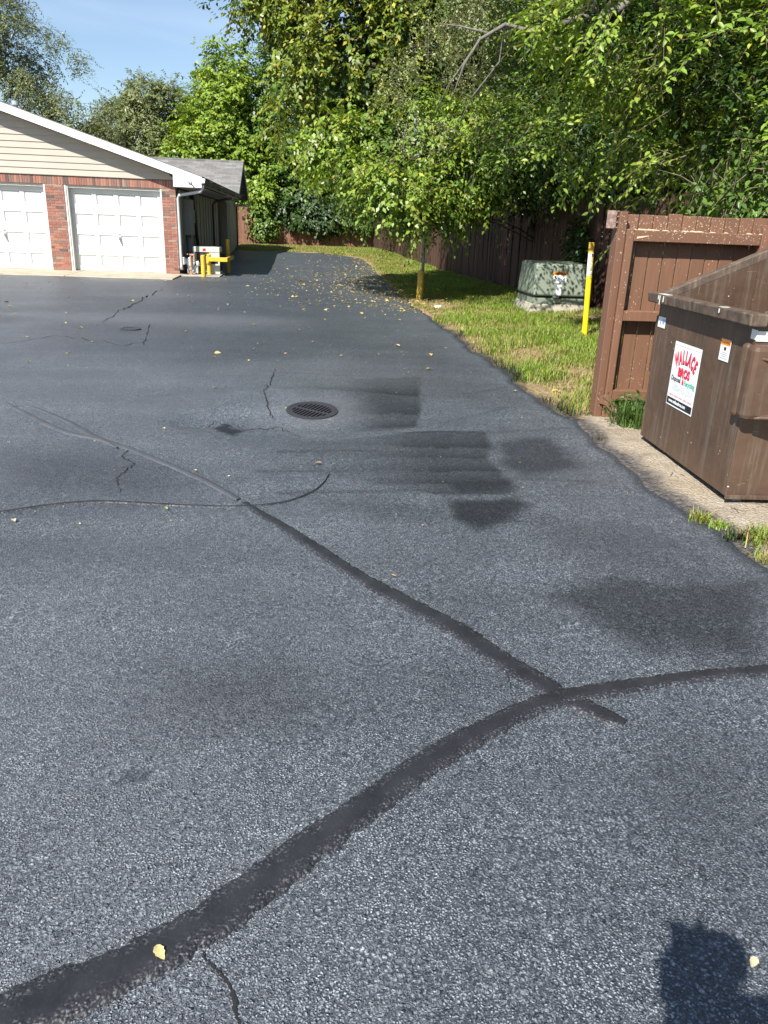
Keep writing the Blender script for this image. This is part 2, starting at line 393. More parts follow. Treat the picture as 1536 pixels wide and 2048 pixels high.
def rim_mat():
    t = NT('grimy_rim'); s1 = t.noise(1, 5, .65, t.mapv((40, 26, 5))); n = t.noise(14, 5, .65)
    c = t.mix(t.rng(n, .35, .65), (.062, .045, .035), (.13, .09, .066)); c = t.mix(t.rng(s1, .5, .7, 0, .5), c, (.26, .22, .15))
    t.bump(n, .3, .006); return t.set(col=c, rough=.6, spec=.4)
M['rim'] = rim_mat()
def bark_mat(name, a, b):
    t = NT(name); n = t.noise(1, 5, .65, t.mapv((16, 16, 3.5))); t.bump(n, .8, .02)
    return t.set(col=t.mix(t.rng(n, .3, .7), a, b), rough=.9, spec=.15)
M['bark'] = bark_mat('bark_brown', (.05, .04, .03), (.13, .11, .085))
M['bark_pale'] = bark_mat('bark_grey', (.10, .09, .075), (.23, .215, .19))
def leaf_mat(name, trans=.24, rough=.42):
    t = NT(name); c = t.attr('col', 'Color')
    t.set(col=c, rough=rough, spec=.42)
    tr = t.n('ShaderNodeBsdfTranslucent'); hs = t.n('ShaderNodeMix', data_type='RGBA', blend_type='MULTIPLY')
    hs.inputs[0].default_value = 1; t.l(c, hs.inputs[6]); hs.inputs[7].default_value = (1.5, 1.45, .6, 1); t.l(hs.outputs[2], tr.inputs['Color'])
    mx = t.n('ShaderNodeMixShader'); mx.inputs[0].default_value = trans
    t.l(t.b.outputs[0], mx.inputs[1]); t.l(tr.outputs[0], mx.inputs[2]); t.l(mx.outputs[0], t.out.inputs['Surface'])
    return t.m
M['leaf'] = leaf_mat('leaves'); M['grass'] = leaf_mat('grass_blades', .3, .55); M['litter'] = leaf_mat('dry_leaves', .15, .7)
M['twig'] = bark_mat('twig', (.10, .08, .055), (.20, .165, .12))

# ================================================================== SETTING
def poly_mask(X, Y, pts, soft):
    """soft inside mask of a polygon (list of ground xy) by signed distance"""
    P = np.array([p[:2] for p in pts]); d = np.full(X.shape, 1e9); ins = np.zeros(X.shape, bool)
    for i in range(len(P)):
        a, b = P[i], P[(i+1) % len(P)]; e = b-a; L = max(e@e, 1e-9)
        tt = np.clip(((X-a[0])*e[0]+(Y-a[1])*e[1])/L, 0, 1)
        d = np.minimum(d, np.hypot(X-a[0]-tt*e[0], Y-a[1]-tt*e[1]))
        cnd = (a[1] > Y) != (b[1] > Y)
        with np.errstate(divide='ignore', invalid='ignore'):
            xi = a[0]+(Y-a[1])*e[0]/(e[1] if e[1] != 0 else 1e-9)
        ins ^= cnd & (X < xi)
    sd_ = np.where(ins, d, -d)
    return sst(-soft, soft, sd_)
def vnoise(X, Y, s, seed):
    r = np.random.default_rng(seed); z = 0
    for k in range(6):
        a = r.uniform(0, 2*np.pi); f = s*r.uniform(.6, 1.9); z = z+np.sin((X*np.cos(a)+Y*np.sin(a))*f+r.uniform(0, 6.28)+1.3*np.sin((X*np.sin(a)-Y*np.cos(a))*f*.7))
    return z/6

# far ground
base = MB().quad((-400, -400, -.12), (400, -400, -.12), (400, 400, -.12), (-400, 400, -.12)).build('ground', M['earth']); tag(base, 'bare earth ground under and beyond the lot', kind='structure')

# asphalt sheet
ys = [-12.0, -5, -2, -.6, .2, .6]
y = .8
while y < 12: ys.append(y); y += max(.010, y*.0078)
while y < 38.6: ys.append(y); y += .22 if y < 20 else .45
ys = np.array(ys)
xa = np.concatenate([np.array([-40, -30, -22, -16, -13, -11, -9.5, -8.2]), np.linspace(-7.2, -3.0, 60), np.linspace(-2.97, 1.8, 190), np.linspace(1.81, 2.0, 8)])
xb = np.linspace(0.0, 1.0, len(xa))
X, Y = np.meshgrid(xa, ys)
ex = edge_x(Y)
sc_ = np.where(X > 1.5, 1.5+(X-1.5)*(ex-1.5)/.5, X)
shrink = sst(32, 38.4, Y)
sc_ = np.where(X > -3.3, -3.3+(np.minimum(sc_, 2.6)+3.3)*np.where(Y > 31, (ex+3.3)/np.maximum(sc_[:, -1:]+3.3, .1), 1.0), X)
X = sc_
Z = H(X, Y)
seal = np.zeros_like(X); smooth = np.zeros_like(X); dust = np.zeros_like(X)
wob = .05*vnoise(X, Y, 5, 3)+.03*vnoise(X, Y, 16, 4)+.018*vnoise(X*.4, Y, 40, 6)
def px_poly(pts): return [G(u, v) for u, v in pts]
def patch(pts, soft, amt, streak=0):
    global seal
    m = poly_mask(X+wob*1.2+.03*vnoise(X, Y, 9, 17), Y+wob*1.4+.03*vnoise(X, Y, 7, 18), px_poly(pts), soft)
    if streak: m = m*(0.72+.28*np.sin(Y*streak+1.5*np.sin(X*.8)))
    seal = np.maximum(seal, m*amt)
fade = lambda a, b: sst(G(a, 860)[0], G(b, 860)[0], X)
m1 = poly_mask(X+wob*.5, Y+wob*.5, px_poly([(560, 758), (842, 754), (842, 800), (836, 852), (560, 858)]), .018)*(.25+.75*sst(.1, .75, X))*sst(-.25, .1, X)
m2 = poly_mask(X+wob*.5, Y+wob*.5, px_poly([(540, 880), (835, 860), (972, 862), (982, 890), (975, 915), (1005, 950), (1028, 978), (1022, 990), (885, 992), (700, 960), (540, 930)]), .018)*(.3+.7*sst(.1, .9, X))*sst(-.3, .1, X)
yb = np.array(sorted(float(G(720, v)[1]) for v in (752, 789, 824, 846, 860, 892, 914, 940, 966, 992, 1010)))
Yw = Y+wob*.35+.02*np.sin(X*2.1); ib = np.clip(np.searchsorted(yb, Yw)-1, 0, len(yb)-2); saw = np.clip((Yw-yb[ib])/(yb[ib+1]-yb[ib]), 0, 1)
stk = .70+.30*(1-saw)**2.0
seal = np.maximum(seal, m1*.90*stk); seal = np.maximum(seal, m2*.94*stk)
patch([(885, 962), (1010, 958), (1030, 985), (900, 992)], .05, .9)
patch([(900, 1000), (1000, 998), (1060, 1010), (1040, 1042), (960, 1060), (905, 1035)], .08, .92)
patch([(990, 885), (1085, 872), (1150, 905), (1170, 935), (1060, 950), (1000, 935)], .10, .7)
patch([(1090, 1190), (1200, 1150), (1536, 1170), (1536, 1330), (1400, 1320), (1230, 1290)], .12, .74)
patch([(1040, 1035), (1290, 1050), (1536, 1200), (1536, 1260), (1200, 1190)], .15, .38)
patch([(640, 1000), (900, 1010), (900, 1050), (760, 1040)], .12, .4)
patch([(300, 1290), (560, 1330), (640, 1430), (520, 1500), (340, 1440)], .30, .55)
patch([(0, 900), (200, 900), (420, 960), (300, 1000), (0, 1000)], .3, .5)
patch([(425, 843), (455, 838), (485, 852), (470, 864), (445, 860)], .03, .95)  # shade of the dip, darkened through the seal mask
patch([(150, 560), (700, 560), (760, 700), (400, 745), (100, 700)], .8, .42)
for (u0, v0, u1, v1, a) in ((0, 708, 640, 702, .3), (520, 745, 840, 752, .5), (640, 788, 842, 786, .55), (660, 826, 838, 822, .4), (560, 905, 985, 893, .6), (520, 944, 1003, 935, .5), (560, 985, 1030, 968, .5),
                            (850, 800, 1010, 776, .45), (890, 840, 1010, 815, .4), (970, 862, 1140, 858, .4), (350, 758, 560, 752, .3), (0, 735, 420, 722, .22), (880, 745, 1010, 738, .35), (1010, 950, 1180, 962, .4)):
    a0, b0 = G(u0, v0), G(u1, v1); e = b0-a0; L2 = e@e
    tt = np.clip(((X-a0[0])*e[0]+(Y-a0[1])*e[1])/L2, 0, 1); dd = np.hypot(X-a0[0]-tt*e[0], Y-a0[1]-tt*e[1]+.06*np.sin(X*1.7))
    seal = np.maximum(seal, a*(1-sst(.008, .05, dd)))
r = np.hypot(X-DRAIN[0], (Y-DRAIN[1])*.8)
dust = np.maximum(dust, .95*(1-sst(.18, .62, r))*sst(.12, .2, r)*(.6+.4*vnoise(X, Y, 9, 8)))
dust = np.maximum(dust, .55*sst(.15, .6, vnoise(X*.5, Y, 1.1, 11))*sst(5.5, 8, Y)*(1-sst(12, 22, Y)))
dust = np.maximum(dust, .30*sst(0, .5, vnoise(X, Y, .9, 12))*(1-sst(5, 7, Y)))
seal = np.maximum(seal, .34*sst(.0, .6, vnoise(X, Y*.6, 1.3, 21)+.3*vnoise(X, Y, 4.5, 22)))
seal = np.maximum(seal, .34*sst(13, 24, Y)*(.7+.3*vnoise(X, Y, .8, 5)))
seal = np.maximum(seal, .75*(1-sst(0, .10, edge_x(Y)-X)))
smooth = np.maximum(smooth, .35*sst(9, 20, Y)); smooth = np.maximum(smooth, .5*(1-sst(0, .2, edge_x(Y)-X)))
# thin smear beside the sealed cracks
V, Fq = grid2(X, Y, Z)
# cut the opening under the drain grate
cen = V[Fq].mean(1); keep = np.hypot(cen[:, 0]-DRAIN[0], cen[:, 1]-DRAIN[1]) > .178
asphalt = link('asphalt_driveway', arrmesh('asphalt_driveway', V, Fq[keep], smooth=True, attrs={'seal': seal.ravel(), 'smooth': smooth.ravel(), 'dust': dust.ravel()}), M['asphalt'])
tag(asphalt, 'freshly sealed dark asphalt driveway and lot', kind='structure')

# verge: one sheet of soil that dips under the asphalt and carries the grass
vx = np.concatenate([np.linspace(-6, 1.4, 26), np.linspace(1.6, 3.4, 60), np.linspace(3.5, 8, 34), np.array([10, 14, 25, 45])])
vy = np.concatenate([np.linspace(5.9, 18, 130), np.linspace(18.3, 36, 60), np.linspace(36.2, 46, 50), np.array([50, 60, 90])])
X, Y = np.meshgrid(vx, vy); Z = HG(X, Y)
def bare_f(X, Y):
    b = .20+.85*vnoise(X, Y, 3.2, 31)+.25*vnoise(X, Y, 10, 32)
    d = np.asarray(X)-edge_x(Y)
    b = b+.5*(1-sst(.05, .4, d))+.55*sst(20, 34, Y)*(1-sst(.2, 1.2, np.abs(d-.9)))
    for (u, v, s, a) in ((1090, 690, .16, .9), (1150, 740, .30, .7), (1170, 640, .25, .5), (1120, 760, .25, .4)):
        q = G(u, v, .05); b = b+a*np.exp(-(((X-q[0])**2+((Y-q[1])*.8)**2)/s**2))
    b = b+.6*np.exp(-(((X-2.7)/.5)**2+((Y-15.4)/1.6)**2))
    b = b+.8*sst(4.6, 5.2, X)*sst(12, 14, Y)
    return b
tar = (1-sst(.0, .13, X-edge_x(Y)+.06*vnoise(X, Y, 14, 40)))*sst(0, 1, 14-Y)
V, Fq = grid2(X, Y, Z)
verge = link('verge_ground', arrmesh('verge_ground', V, Fq, smooth=True, attrs={'bare': bare_f(X, Y).ravel(), 'tar': tar.ravel()}), M['soil'])
tag(verge, 'soil of the grass verge beside the driveway', kind='structure')
# gravel area under the dumpster
vx = np.concatenate([np.linspace(1.7, 3.0, 60), np.linspace(3.1, 6, 12), [9, 14]]); vy = np.concatenate([[-8, -3, 0], np.linspace(.6, 6.25, 110)])
X, Y = np.meshgrid(vx, vy)
def ZGR(X, Y):
    d = X-edge_x(Y); return H(X, Y)-.03*(1-sst(-.10, .03, d))+.022*sst(0, .25, d)+.006*vnoise(X, Y, 12, 51)*sst(0, .2, d)+.012*(Y < 0)*0
Z = ZGR(X, Y)
tar = np.maximum((1-sst(.05, .20, X-edge_x(Y)+.05*vnoise(X, Y, 11, 41))), 0)
V, Fq = grid2(X, Y, Z)
gravel = link('gravel_strip', arrmesh('gravel_strip', V, Fq, smooth=True, attrs={'tar': tar.ravel()}), M['gravel'])
tag(gravel, 'sandy gravel strip around the dumpster', kind='structure')

# concrete apron in front of the garages
ap = empty('concrete_apron', (-9, 21.4, 0), None, None)
tag(ap, 'pale concrete apron in front of the garage doors', kind='structure')
xx = [-15.8, -13.45, -10.95, -8.5, -6.0, -3.37]
for i in range(5):
    MB().hexa([(xx[i]+.006, 20.62, -.05), (xx[i+1]-.006, 20.62, -.05), (xx[i+1]-.006, 22.6, -.05), (xx[i]+.006, 22.6, -.05),
               (xx[i]+.006, 20.62, .022), (xx[i+1]-.006, 20.62, .022), (xx[i+1]-.006, 22.6, .05), (xx[i]+.006, 22.6, .05)]).build('slab', M['concrete'], ap, bevel=.012)

# crack sealant ribbons
def ribbon(name, px, widths, mat, label, lift=.004, wob=.17, seg=.012, seed=1, dome=.004):
    P = np.array([G(u, v)[:2] for u, v in px]); W = np.array(widths, float)
    L = np.concatenate([[0], np.cumsum(np.hypot(*np.diff(P, axis=0).T))]); n = max(int(L[-1]/seg), 8)
    s = np.linspace(0, L[-1], n)
    def smoothi(a):
        v = np.interp(s, L, a); k = max(int(n/len(px)*.5), 1); ker = np.ones(2*k+1)/(2*k+1)
        return np.convolve(np.pad(v, k, mode='edge'), ker, 'valid')
    x, yy, w = smoothi(P[:, 0]), smoothi(P[:, 1]), smoothi(W)
    t = np.gradient(np.stack([x, yy], 1), axis=0); t /= np.linalg.norm(t, axis=1)[:, None]+1e-9
    nx, ny = -t[:, 1], t[:, 0]; rr = np.random.default_rng(seed)
    def edgen():
        return 1+wob*(.8*vnoise(s*40, s*0, .25, rr.integers(1e6))+.8*vnoise(s*40, s*0, 1.2, rr.integers(1e6))+.9*vnoise(s*40, s*0, 4.0, rr.integers(1e6))+.5*rr.normal(0, .5, n))
    el, er = edgen(), edgen()
    fr = np.array([-1, -.82, -.45, 0, .45, .82, 1.0])
    ww = np.where(fr[None, :] < 0, (w*el)[:, None], (w*er)[:, None])*.5*fr[None, :]
    X = x[:, None]+nx[:, None]*ww; Y = yy[:, None]+ny[:, None]*ww
    prof = 1-np.abs(fr)**2.2
    Z = H(X, Y)+lift*.35+ (lift*.65+dome*prof[None, :])*(np.abs(fr) < .99)[None, :] - .004*(np.abs(fr) > .99)[None, :]
    V, Fq = grid2(X, Y, Z)
    ed = np.repeat(np.abs(fr)[None, :], n, 0)
    o = link(name, arrmesh(name, V, Fq, smooth=True, attrs={'edge': ed.ravel()}), mat)
    return tag(o, label, kind='structure')
ribbon('crack_sealant', [(486, 1002), (520, 1025), (560, 1050), (625, 1092), (700, 1140), (780, 1185), (850, 1222), (905, 1252), (960, 1290), (1010, 1322), (1060, 1355), (1110, 1384), (1180, 1418), (1225, 1436), (1262, 1452)],
       [.04, .058, .074, .082, .088, .094, .10, .105, .108, .108, .108, .10, .09, .075, .03], M['sealant'], 'dark sealed crack running from the grate towards the dumpster', seed=3)
ribbon('crack_sealant', [(2300, 1290), (1640, 1330), (1536, 1343), (1400, 1353), (1280, 1370), (1180, 1386), (1100, 1398), (1000, 1441), (930, 1480), (860, 1522), (790, 1570), (720, 1622), (620, 1692), (520, 1772), (470, 1808), (420, 1838), (300, 1912), (150, 1985), (60, 2020), (-80, 2070), (-500, 2180), (-1000, 2280)],
       [.05, .056, .062, .07, .076, .08, .084, .09, .094, .098, .102, .106, .11, .112, .114, .116, .12, .125, .125, .125, .12, .11], M['sealant'], 'wide dark sealed crack sweeping across the near asphalt', lift=.0065, seed=5)
ribbon('crack_sealant', [(-420, 1075), (-40, 1030), (0, 1025), (100, 1011), (200, 1003), (300, 1008), (400, 1012), (490, 1013), (560, 1006), (610, 991), (645, 970), (660, 945)],
       [.02, .03, .034, .036, .036, .032, .03, .03, .022, .018, .012, .006], M['sealant'], 'thin dark sealed crack curving below the grate', seed=7)
ribbon('crack_sealant', [(15, 803), (60, 812), (130, 842), (200, 880), (250, 893), (330, 928), (420, 965), (487, 1003)],
       [.012, .03, .05, .055, .055, .055, .055, .035], M['sealant_old'], 'faded grey sealed crack, upper of two at the left', seed=9)
ribbon('crack_sealant', [(10, 806), (40, 823), (95, 853), (150, 873), (200, 878), (240, 900)],
       [.02, .045, .055, .05, .045, .01], M['sealant_old'], 'faded grey sealed crack, shorter lower one at the left', lift=.009, seed=11)
def crack(px, w, label, seed):
    rr = np.random.default_rng(seed); pts = []
    for i in range(len(px)-1):
        for k in range(9):
            f = k/9; pts.append((px[i][0]*(1-f)+px[i+1][0]*f+rr.normal(0, 1.9), px[i][1]*(1-f)+px[i+1][1]*f+rr.normal(0, 1.3)))
    pts.append(px[-1])
    P = np.array([G(u, v)[:2] for u, v in pts]); t = np.gradient(P, axis=0); t /= np.linalg.norm(t, axis=1)[:, None]+1e-9
    nn = np.stack([-t[:, 1], t[:, 0]], 1); ww = w*.75*(.25+1.1*rr.random(len(P)))*np.sin(np.linspace(.15, 3.0, len(P)))**.5
    A, B = P+nn*ww[:, None]*.5, P-nn*ww[:, None]*.5
    X = np.stack([A[:, 0], B[:, 0]], 1); Y = np.stack([A[:, 1], B[:, 1]], 1); V, Fq = grid2(X, Y, H(X, Y)+.0035)
    tag(link('pavement_crack', arrmesh('pavement_crack', V, Fq), M['crack']), label, kind='structure')
crack([(550, 738), (542, 765), (528, 790), (533, 812), (545, 832)], .02, 'open crack above the drain grate', 1)
crack([(262, 893), (243, 915), (270, 930), (232, 958), (240, 985)], .015, 'branching open crack at the left', 2)
crack([(404, 1908), (425, 1935), (455, 1965), (468, 2000), (476, 2048), (480, 2080)], .011, 'open crack running to the near edge', 3)
crack([(1345, 1708), (1362, 1732), (1395, 1745), (1417, 1762)], .005, 'short open crack at lower right', 4)
crack([(1012, 1342), (1022, 1375), (1028, 1408)], .005, 'short crack touching the wide sealed crack', 5)
crack([(330, 575), (300, 590), (265, 610), (240, 622), (205, 645)], .04, 'crack from the garage apron', 6)
crack([(300, 650), (288, 690)], .03, 'short crack beside the round cover', 7)
crack([(385, 850), (430, 835), (500, 850), (560, 845), (600, 862)], .012, 'fine crack left of the grate', 8)
crack([(0, 690), (120, 672), (250, 690), (330, 676)], .02, 'hairline crack across the lot', 10)

# ================================================================== GARAGE
gz = empty('garage_building', (-3.43, 22.3, 0), 'long cream sided brick garage with white panel doors and gable front', 'garage')
FY = 22.30                                   # brick face
EAVE_X, SL = -2.72, .313
RIDGE_X = -9.5
def roof_z(x): return 2.47+(EAVE_X-np.asarray(x))*SL if np.ndim(x) else 2.47+(EAVE_X-x)*SL
def rz(x): return 2.47+(EAVE_X-max(x, RIDGE_X))*SL if x >= RIDGE_X else 2.47+(EAVE_X-(2*RIDGE_X-x))*SL
WX1, WX0 = -3.45, -15.55
doors = [(-6.28, -3.81), (-9.23, -6.76), (-12.18, -9.71), (-15.13, -12.66)]
DT = 2.165
# mortar-coloured masonry behind the bricks
piers = [(-3.81, WX1), (-6.76, -6.28), (-9.71, -9.23), (-12.66, -12.18), (WX0, -15.13)]
mb = MB()
for a, b in piers: mb.box(a+.006, b-.006, FY+.012, FY+.30, 0, 2.175)
mb.box(WX0+.006, WX1-.006, FY+.012, FY+.30, DT+.012, 2.395)
mb.build('masonry', M['mortar'], gz)
unit = MB().box(0, 1, 0, 1, 0, 1); bm_ = unit.mesh('brick'); bm_.materials.append(M['brick'])
def brick(x0, x1, z0, z1, y0=FY):
    o = bpy.data.objects.new('brick', bm_); COL.objects.link(o); o.parent = gz
    o.location = Vector((x0, y0+random.uniform(-.0015, .0025), z0))-gz.location; o.scale = (x1-x0, .06, z1-z0)
CH, MJ = .0658, .013
def pier(a, b, pattern, stuff=None):
    z, i = .004, 0
    while z+CH-MJ < DT+.004:
        x = a; off = pattern[i % 2]; cuts = [a]+[a+q for q in off if a+q < b-.03]+[b]
        for k in range(len(cuts)-1):
            x0, x1 = cuts[k]+(MJ/2 if k else 0), cuts[k+1]-(MJ/2 if k < len(cuts)-2 else 0)
            if stuff is None: brick(x0, x1, z, z+CH-MJ)
            else: stuff.box(x0, x1, FY+random.uniform(0, .002), FY+.06, z, z+CH-MJ)
        z += CH; i += 1
pier(-6.76, -6.28, ((.215, .43), (.105, .32)))
pier(-3.81, WX1, ((.21,), (.105, .315)))
st = MB()
for a, b in piers[2:]: pier(a, b, ((.215, .43), (.105, .32)), st)
x = WX1
while x > WX0+.05:
    x0 = x-.0675
    if x > -7.95: brick(x0+.0065, x-.0065, DT+.014, 2.380)
    else: st.box(x0+.005, x-.005, FY, FY+.06, DT+.012, 2.385)
    x = x0
so = st.build('brickwork', M['brick'], gz); so['kind'] = 'stuff'
# doors
def garage_door(a, b, num, handle):
    mb = MB(); j = .085
    yd = FY+.17
    # reveal and jamb trim
    fr = MB()
    fr.box(a+.002, a+j, FY+.03, yd, 0.03, DT+.006); fr.box(b-j+.045, b-.002, FY+.03, yd, .03, DT+.006); fr.box(a+j+.001, b-j+.044, FY+.05, yd, DT-.055, DT+.006)
    fr.build('door_frame', M['frame'], gz)
    MB().box(a+.003, a+.04, FY+.012, FY+.029, .03, DT).build('door_trim', M['white'], gz); MB().box(b-.04, b-.003, FY+.012, FY+.029, .03, DT).build('door_trim', M['white'], gz)
    x0, x1 = a+j-.004, b-j+.05
    z0, z1 = .05, DT-.05
    sec = (z1-z0)/4; pw = .455; gap = ((x1-x0)-4*pw)/5; ph = .29
    dm = MB(); panels = []
    for s in range(4):
        za, zb = z0+s*sec+.004, z0+(s+1)*sec-.004; pz0 = (za+zb)/2-ph/2; pz1 = pz0+ph
        dm.quad((x0, yd, za), (x1, yd, za), (x1, yd, pz0), (x0, yd, pz0)); dm.quad((x0, yd, pz1), (x1, yd, pz1), (x1, yd, zb), (x0, yd, zb))
        dm.quad((x0, yd+.012, zb+.008), (x0, yd+.012, zb), (x1, yd+.012, zb), (x1, yd+.012, zb+.008))
        dm.quad((x0, yd, zb), (x1, yd, zb), (x1, yd+.012, zb), (x0, yd+.012, zb)); dm.quad((x0, yd+.012, za-.0), (x1, yd+.012, za), (x1, yd, za), (x0, yd, za))
        xs = x0
        for p in range(4):
            pa = x0+gap+p*(pw+gap); pb = pa+pw
            dm.quad((xs, yd, pz0), (pa, yd, pz0), (pa, yd, pz1), (xs, yd, pz1)); xs = pb
            d, e = .030, .032
            q = [(pa, yd, pz0), (pb, yd, pz0), (pb, yd, pz1), (pa, yd, pz1)]; w = [(pa+e, yd+d, pz0+e), (pb-e, yd+d, pz0+e), (pb-e, yd+d, pz1-e), (pa+e, yd+d, pz1-e)]
            for k in range(4): dm.quad(q[k], q[(k+1) % 4], w[(k+1) % 4], w[k])
            panels.append((pa+e, pb-e, pz0+e, pz1-e))
        dm.quad((xs, yd, pz0), (x1, yd, pz0), (x1, yd, pz1), (xs, yd, pz1))
    do = dm.build('garage_door', M['doorwhite'], gz)
    for pa, pb, pc, pd in panels:
        MB().prism([(pa-.001, yd+.014, pc-.001), (pb+.001, yd+.014, pc-.001), (pb+.001, yd+.014, pd+.001), (pa-.001, yd+.014, pd+.001)], (0, .018, 0)).build('door_panel', M['doorwhite'], do, bevel=.009, seg=1)
    if handle:
        hx = (x0+x1)/2+.02; zc = z0+sec*1.62
        MB().tube([(hx, yd-.012, zc+.12), (hx, yd+.004, zc+.12)], .024, 12).build('lock', M['steel'], do)
        MB().box(hx-.03, hx+.03, yd-.006, yd+.002, zc-.03, zc+.05).tube([(hx, yd-.03, zc+.01), (hx+.01, yd-.03, zc-.03), (hx+.03, yd-.03, zc-.13)], [.013, .012, .009], 8).build('handle', M['steel'], do)
    MB().box(x0, x1, yd-.004, yd+.03, .026, .05).build('door_seal', M['black'], do)
    return do, (x0+x1)/2, yd
for i, (a, b) in enumerate(doors):
    do, dxc, dyd = garage_door(a, b, i, i < 2)
    if i == 0: door20 = (do, dxc, dyd)
# interior closing wall & gable siding
MB().box(WX0+.02, WX1-.02, FY+.31, FY+.36, 0, 2.45).build('inner_wall', M['dark'], gz)
z = 2.395; ex_ = .152
while True:
    zt = z+ex_
    def xlim(zz): return EAVE_X-(zz+.20-2.47)/SL       # under the rake
    xr0, xr1 = min(xlim(z), WX1+.01), min(xlim(zt), WX1+.01)
    xl0, xl1 = 2*RIDGE_X-xr0, 2*RIDGE_X-xr1
    if xr1 <= RIDGE_X+.1: break
    b = MB()
    b.hexa([(xl0, FY-.022, z), (xr0, FY-.022, z), (xr0, FY+.03, z), (xl0, FY+.03, z), (xl1, FY-.003, zt), (xr1, FY-.003, zt), (xr1, FY+.03, zt), (xl1, FY+.03, zt)])
    b.build('siding_board', M['siding'], gz); z = zt
MB().box(WX0, WX1+.012, FY-.024, FY+.02, 2.383, 2.3945).build('siding_trim', M['gutter_dark'], gz)
# rake fascia, soffit, roof deck
RY = FY-.36; BY = 33.4
def slope_prism(x0, x1, y0, y1, ztop_off, thick):
    m = MB(); a, b = rz(x0), rz(x1)
    m.hexa([(x0, y0, a+ztop_off-thick), (x1, y0, b+ztop_off-thick), (x1, y1, b+ztop_off-thick), (x0, y1, a+ztop_off-thick), (x0, y0, a+ztop_off), (x1, y0, b+ztop_off), (x1, y1, b+ztop_off), (x0, y1, a+ztop_off)])
    return m
slope_prism(RIDGE_X+.001, EAVE_X, RY-.025, RY, 0, .185).build('rake_board', M['fascia'], gz, bevel=.006)
slope_prism(2*RIDGE_X-EAVE_X, RIDGE_X-.001, RY-.025, RY, 0, .185).build('rake_board', M['fascia'], gz, bevel=.006)
slope_prism(-4.9, EAVE_X+.02, RY-.034, RY-.026, .008, .03).build('drip_edge', M['white'], gz); slope_prism(RIDGE_X+.001, -4.904, RY-.034, RY-.026, .008, .03).build('drip_edge', M['white'], gz)
# boxed eave end
e = MB(); zc = rz(EAVE_X)
e.prism([(WX1+.015, RY-.022, 2.22), (EAVE_X, RY-.022, 2.22), (EAVE_X, RY-.022, zc-.186), (WX1+.015, RY-.022, rz(WX1+.015)-.186)], (0, .02, 0)).build('eave_end', M['fascia'], gz)
slope_prism(RIDGE_X+.001, EAVE_X-.001, RY+.001, FY-.02, -.16, .012).build('soffit', M['soffit'], gz); slope_prism(2*RIDGE_X-EAVE_X, RIDGE_X-.001, RY+.001, FY-.02, -.16, .012).build('soffit', M['soffit'], gz)
slope_prism(RIDGE_X+.0, EAVE_X+.03, RY-.03, BY+2.6, .03, .02).build('roof', M['shingle'], gz); slope_prism(2*RIDGE_X-EAVE_X-.03, RIDGE_X-.002, RY-.03, BY+2.6, .03, .02).build('roof', M['shingle'], gz)
# right eave: fascia, gutter, soffit
MB().box(EAVE_X-.03, EAVE_X-.005, RY+.002, BY, 2.27, 2.44).build('eave_fascia', M['soffit'], gz)
MB().box(WX1+.02, EAVE_X-.031, RY+.004, BY, 2.225, 2.24).build('eave_soffit', M['soffit'], gz)
gt = MB()
for k in range(12):
    y0 = RY-.015+k*.97; dz = random.uniform(-.035, .012) if k else 0
    gt.hexa([(EAVE_X, y0, 2.33+dz), (EAVE_X+.075, y0, 2.33+dz), (EAVE_X+.075, y0+.96, 2.33), (EAVE_X, y0+.96, 2.33), (EAVE_X, y0, 2.445), (EAVE_X+.10, y0, 2.435+dz), (EAVE_X+.10, y0+.96, 2.44), (EAVE_X, y0+.96, 2.445)])
gt.build('gutter', M['gutter_dark'], gz)
MB().hexa([(EAVE_X+.002, RY-.03, 2.33), (EAVE_X+.078, RY-.03, 2.335), (EAVE_X+.078, RY-.017, 2.335), (EAVE_X+.002, RY-.017, 2.33), (EAVE_X-.02, RY-.03, 2.455), (EAVE_X+.10, RY-.03, 2.44), (EAVE_X+.10, RY-.017, 2.44), (EAVE_X-.02, RY-.017, 2.455)]).build('gutter_cap', M['fascia'], gz)
MB().tube([(EAVE_X+.02, RY+.06, 2.35), (EAVE_X+.02, RY+.06, 2.2), (EAVE_X-.04, RY+.08, 2.13), (WX1+.10, FY-.05, 2.03), (WX1+.065, FY-.05, 1.95), (WX1+.065, FY-.05, .26), (WX1+.075, FY-.09, .17)], .042, 8).build('downspout', M['galv'], gz, smooth=True)
MB().tube([(EAVE_X-.3, RY-.05, 2.345), (EAVE_X-.27, RY-.12, 2.36), (EAVE_X-.25, RY-.13, 2.27)], .018, 8).tube([(EAVE_X-.3, RY-.022, 2.345), (EAVE_X-.3, RY-.05, 2.345)], .045, 12).build('eave_lamp_bracket', M['galv'], gz, smooth=True)
# side wall: dark recessed brick with pale vertical panels
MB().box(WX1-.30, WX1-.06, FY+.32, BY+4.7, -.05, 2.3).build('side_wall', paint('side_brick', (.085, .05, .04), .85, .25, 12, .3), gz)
MB().box(WX1-.30, WX1-.004, FY+.062, FY+.36, 0, 2.3).build('corner_return', M['brick'], gz)
yy = 23.1
wds = [.42, .30, .62, .55, .5, .55, .62, .45, .5, .55, .6, .5, .55, .5, .5, .5, .5]
for w in wds:
    if yy+w > BY-.1: break
    MB().box(WX1-.061, WX1-.03, yy, yy+w, .06, 2.2).build('wall_panel', M['side_panel'], gz, bevel=.006, seg=1); yy += w+.24
MB().box(WX1-.03, WX1+.16, 23.75, 24.5, 1.02, 1.98).build('electrical_cabinet', M['elec'], gz, bevel=.012)
MB().box(WX1-.03, WX1+.12, 24.75, 25.0, 1.35, 1.72).build('electrical_box', M['elec'], gz, bevel=.01)
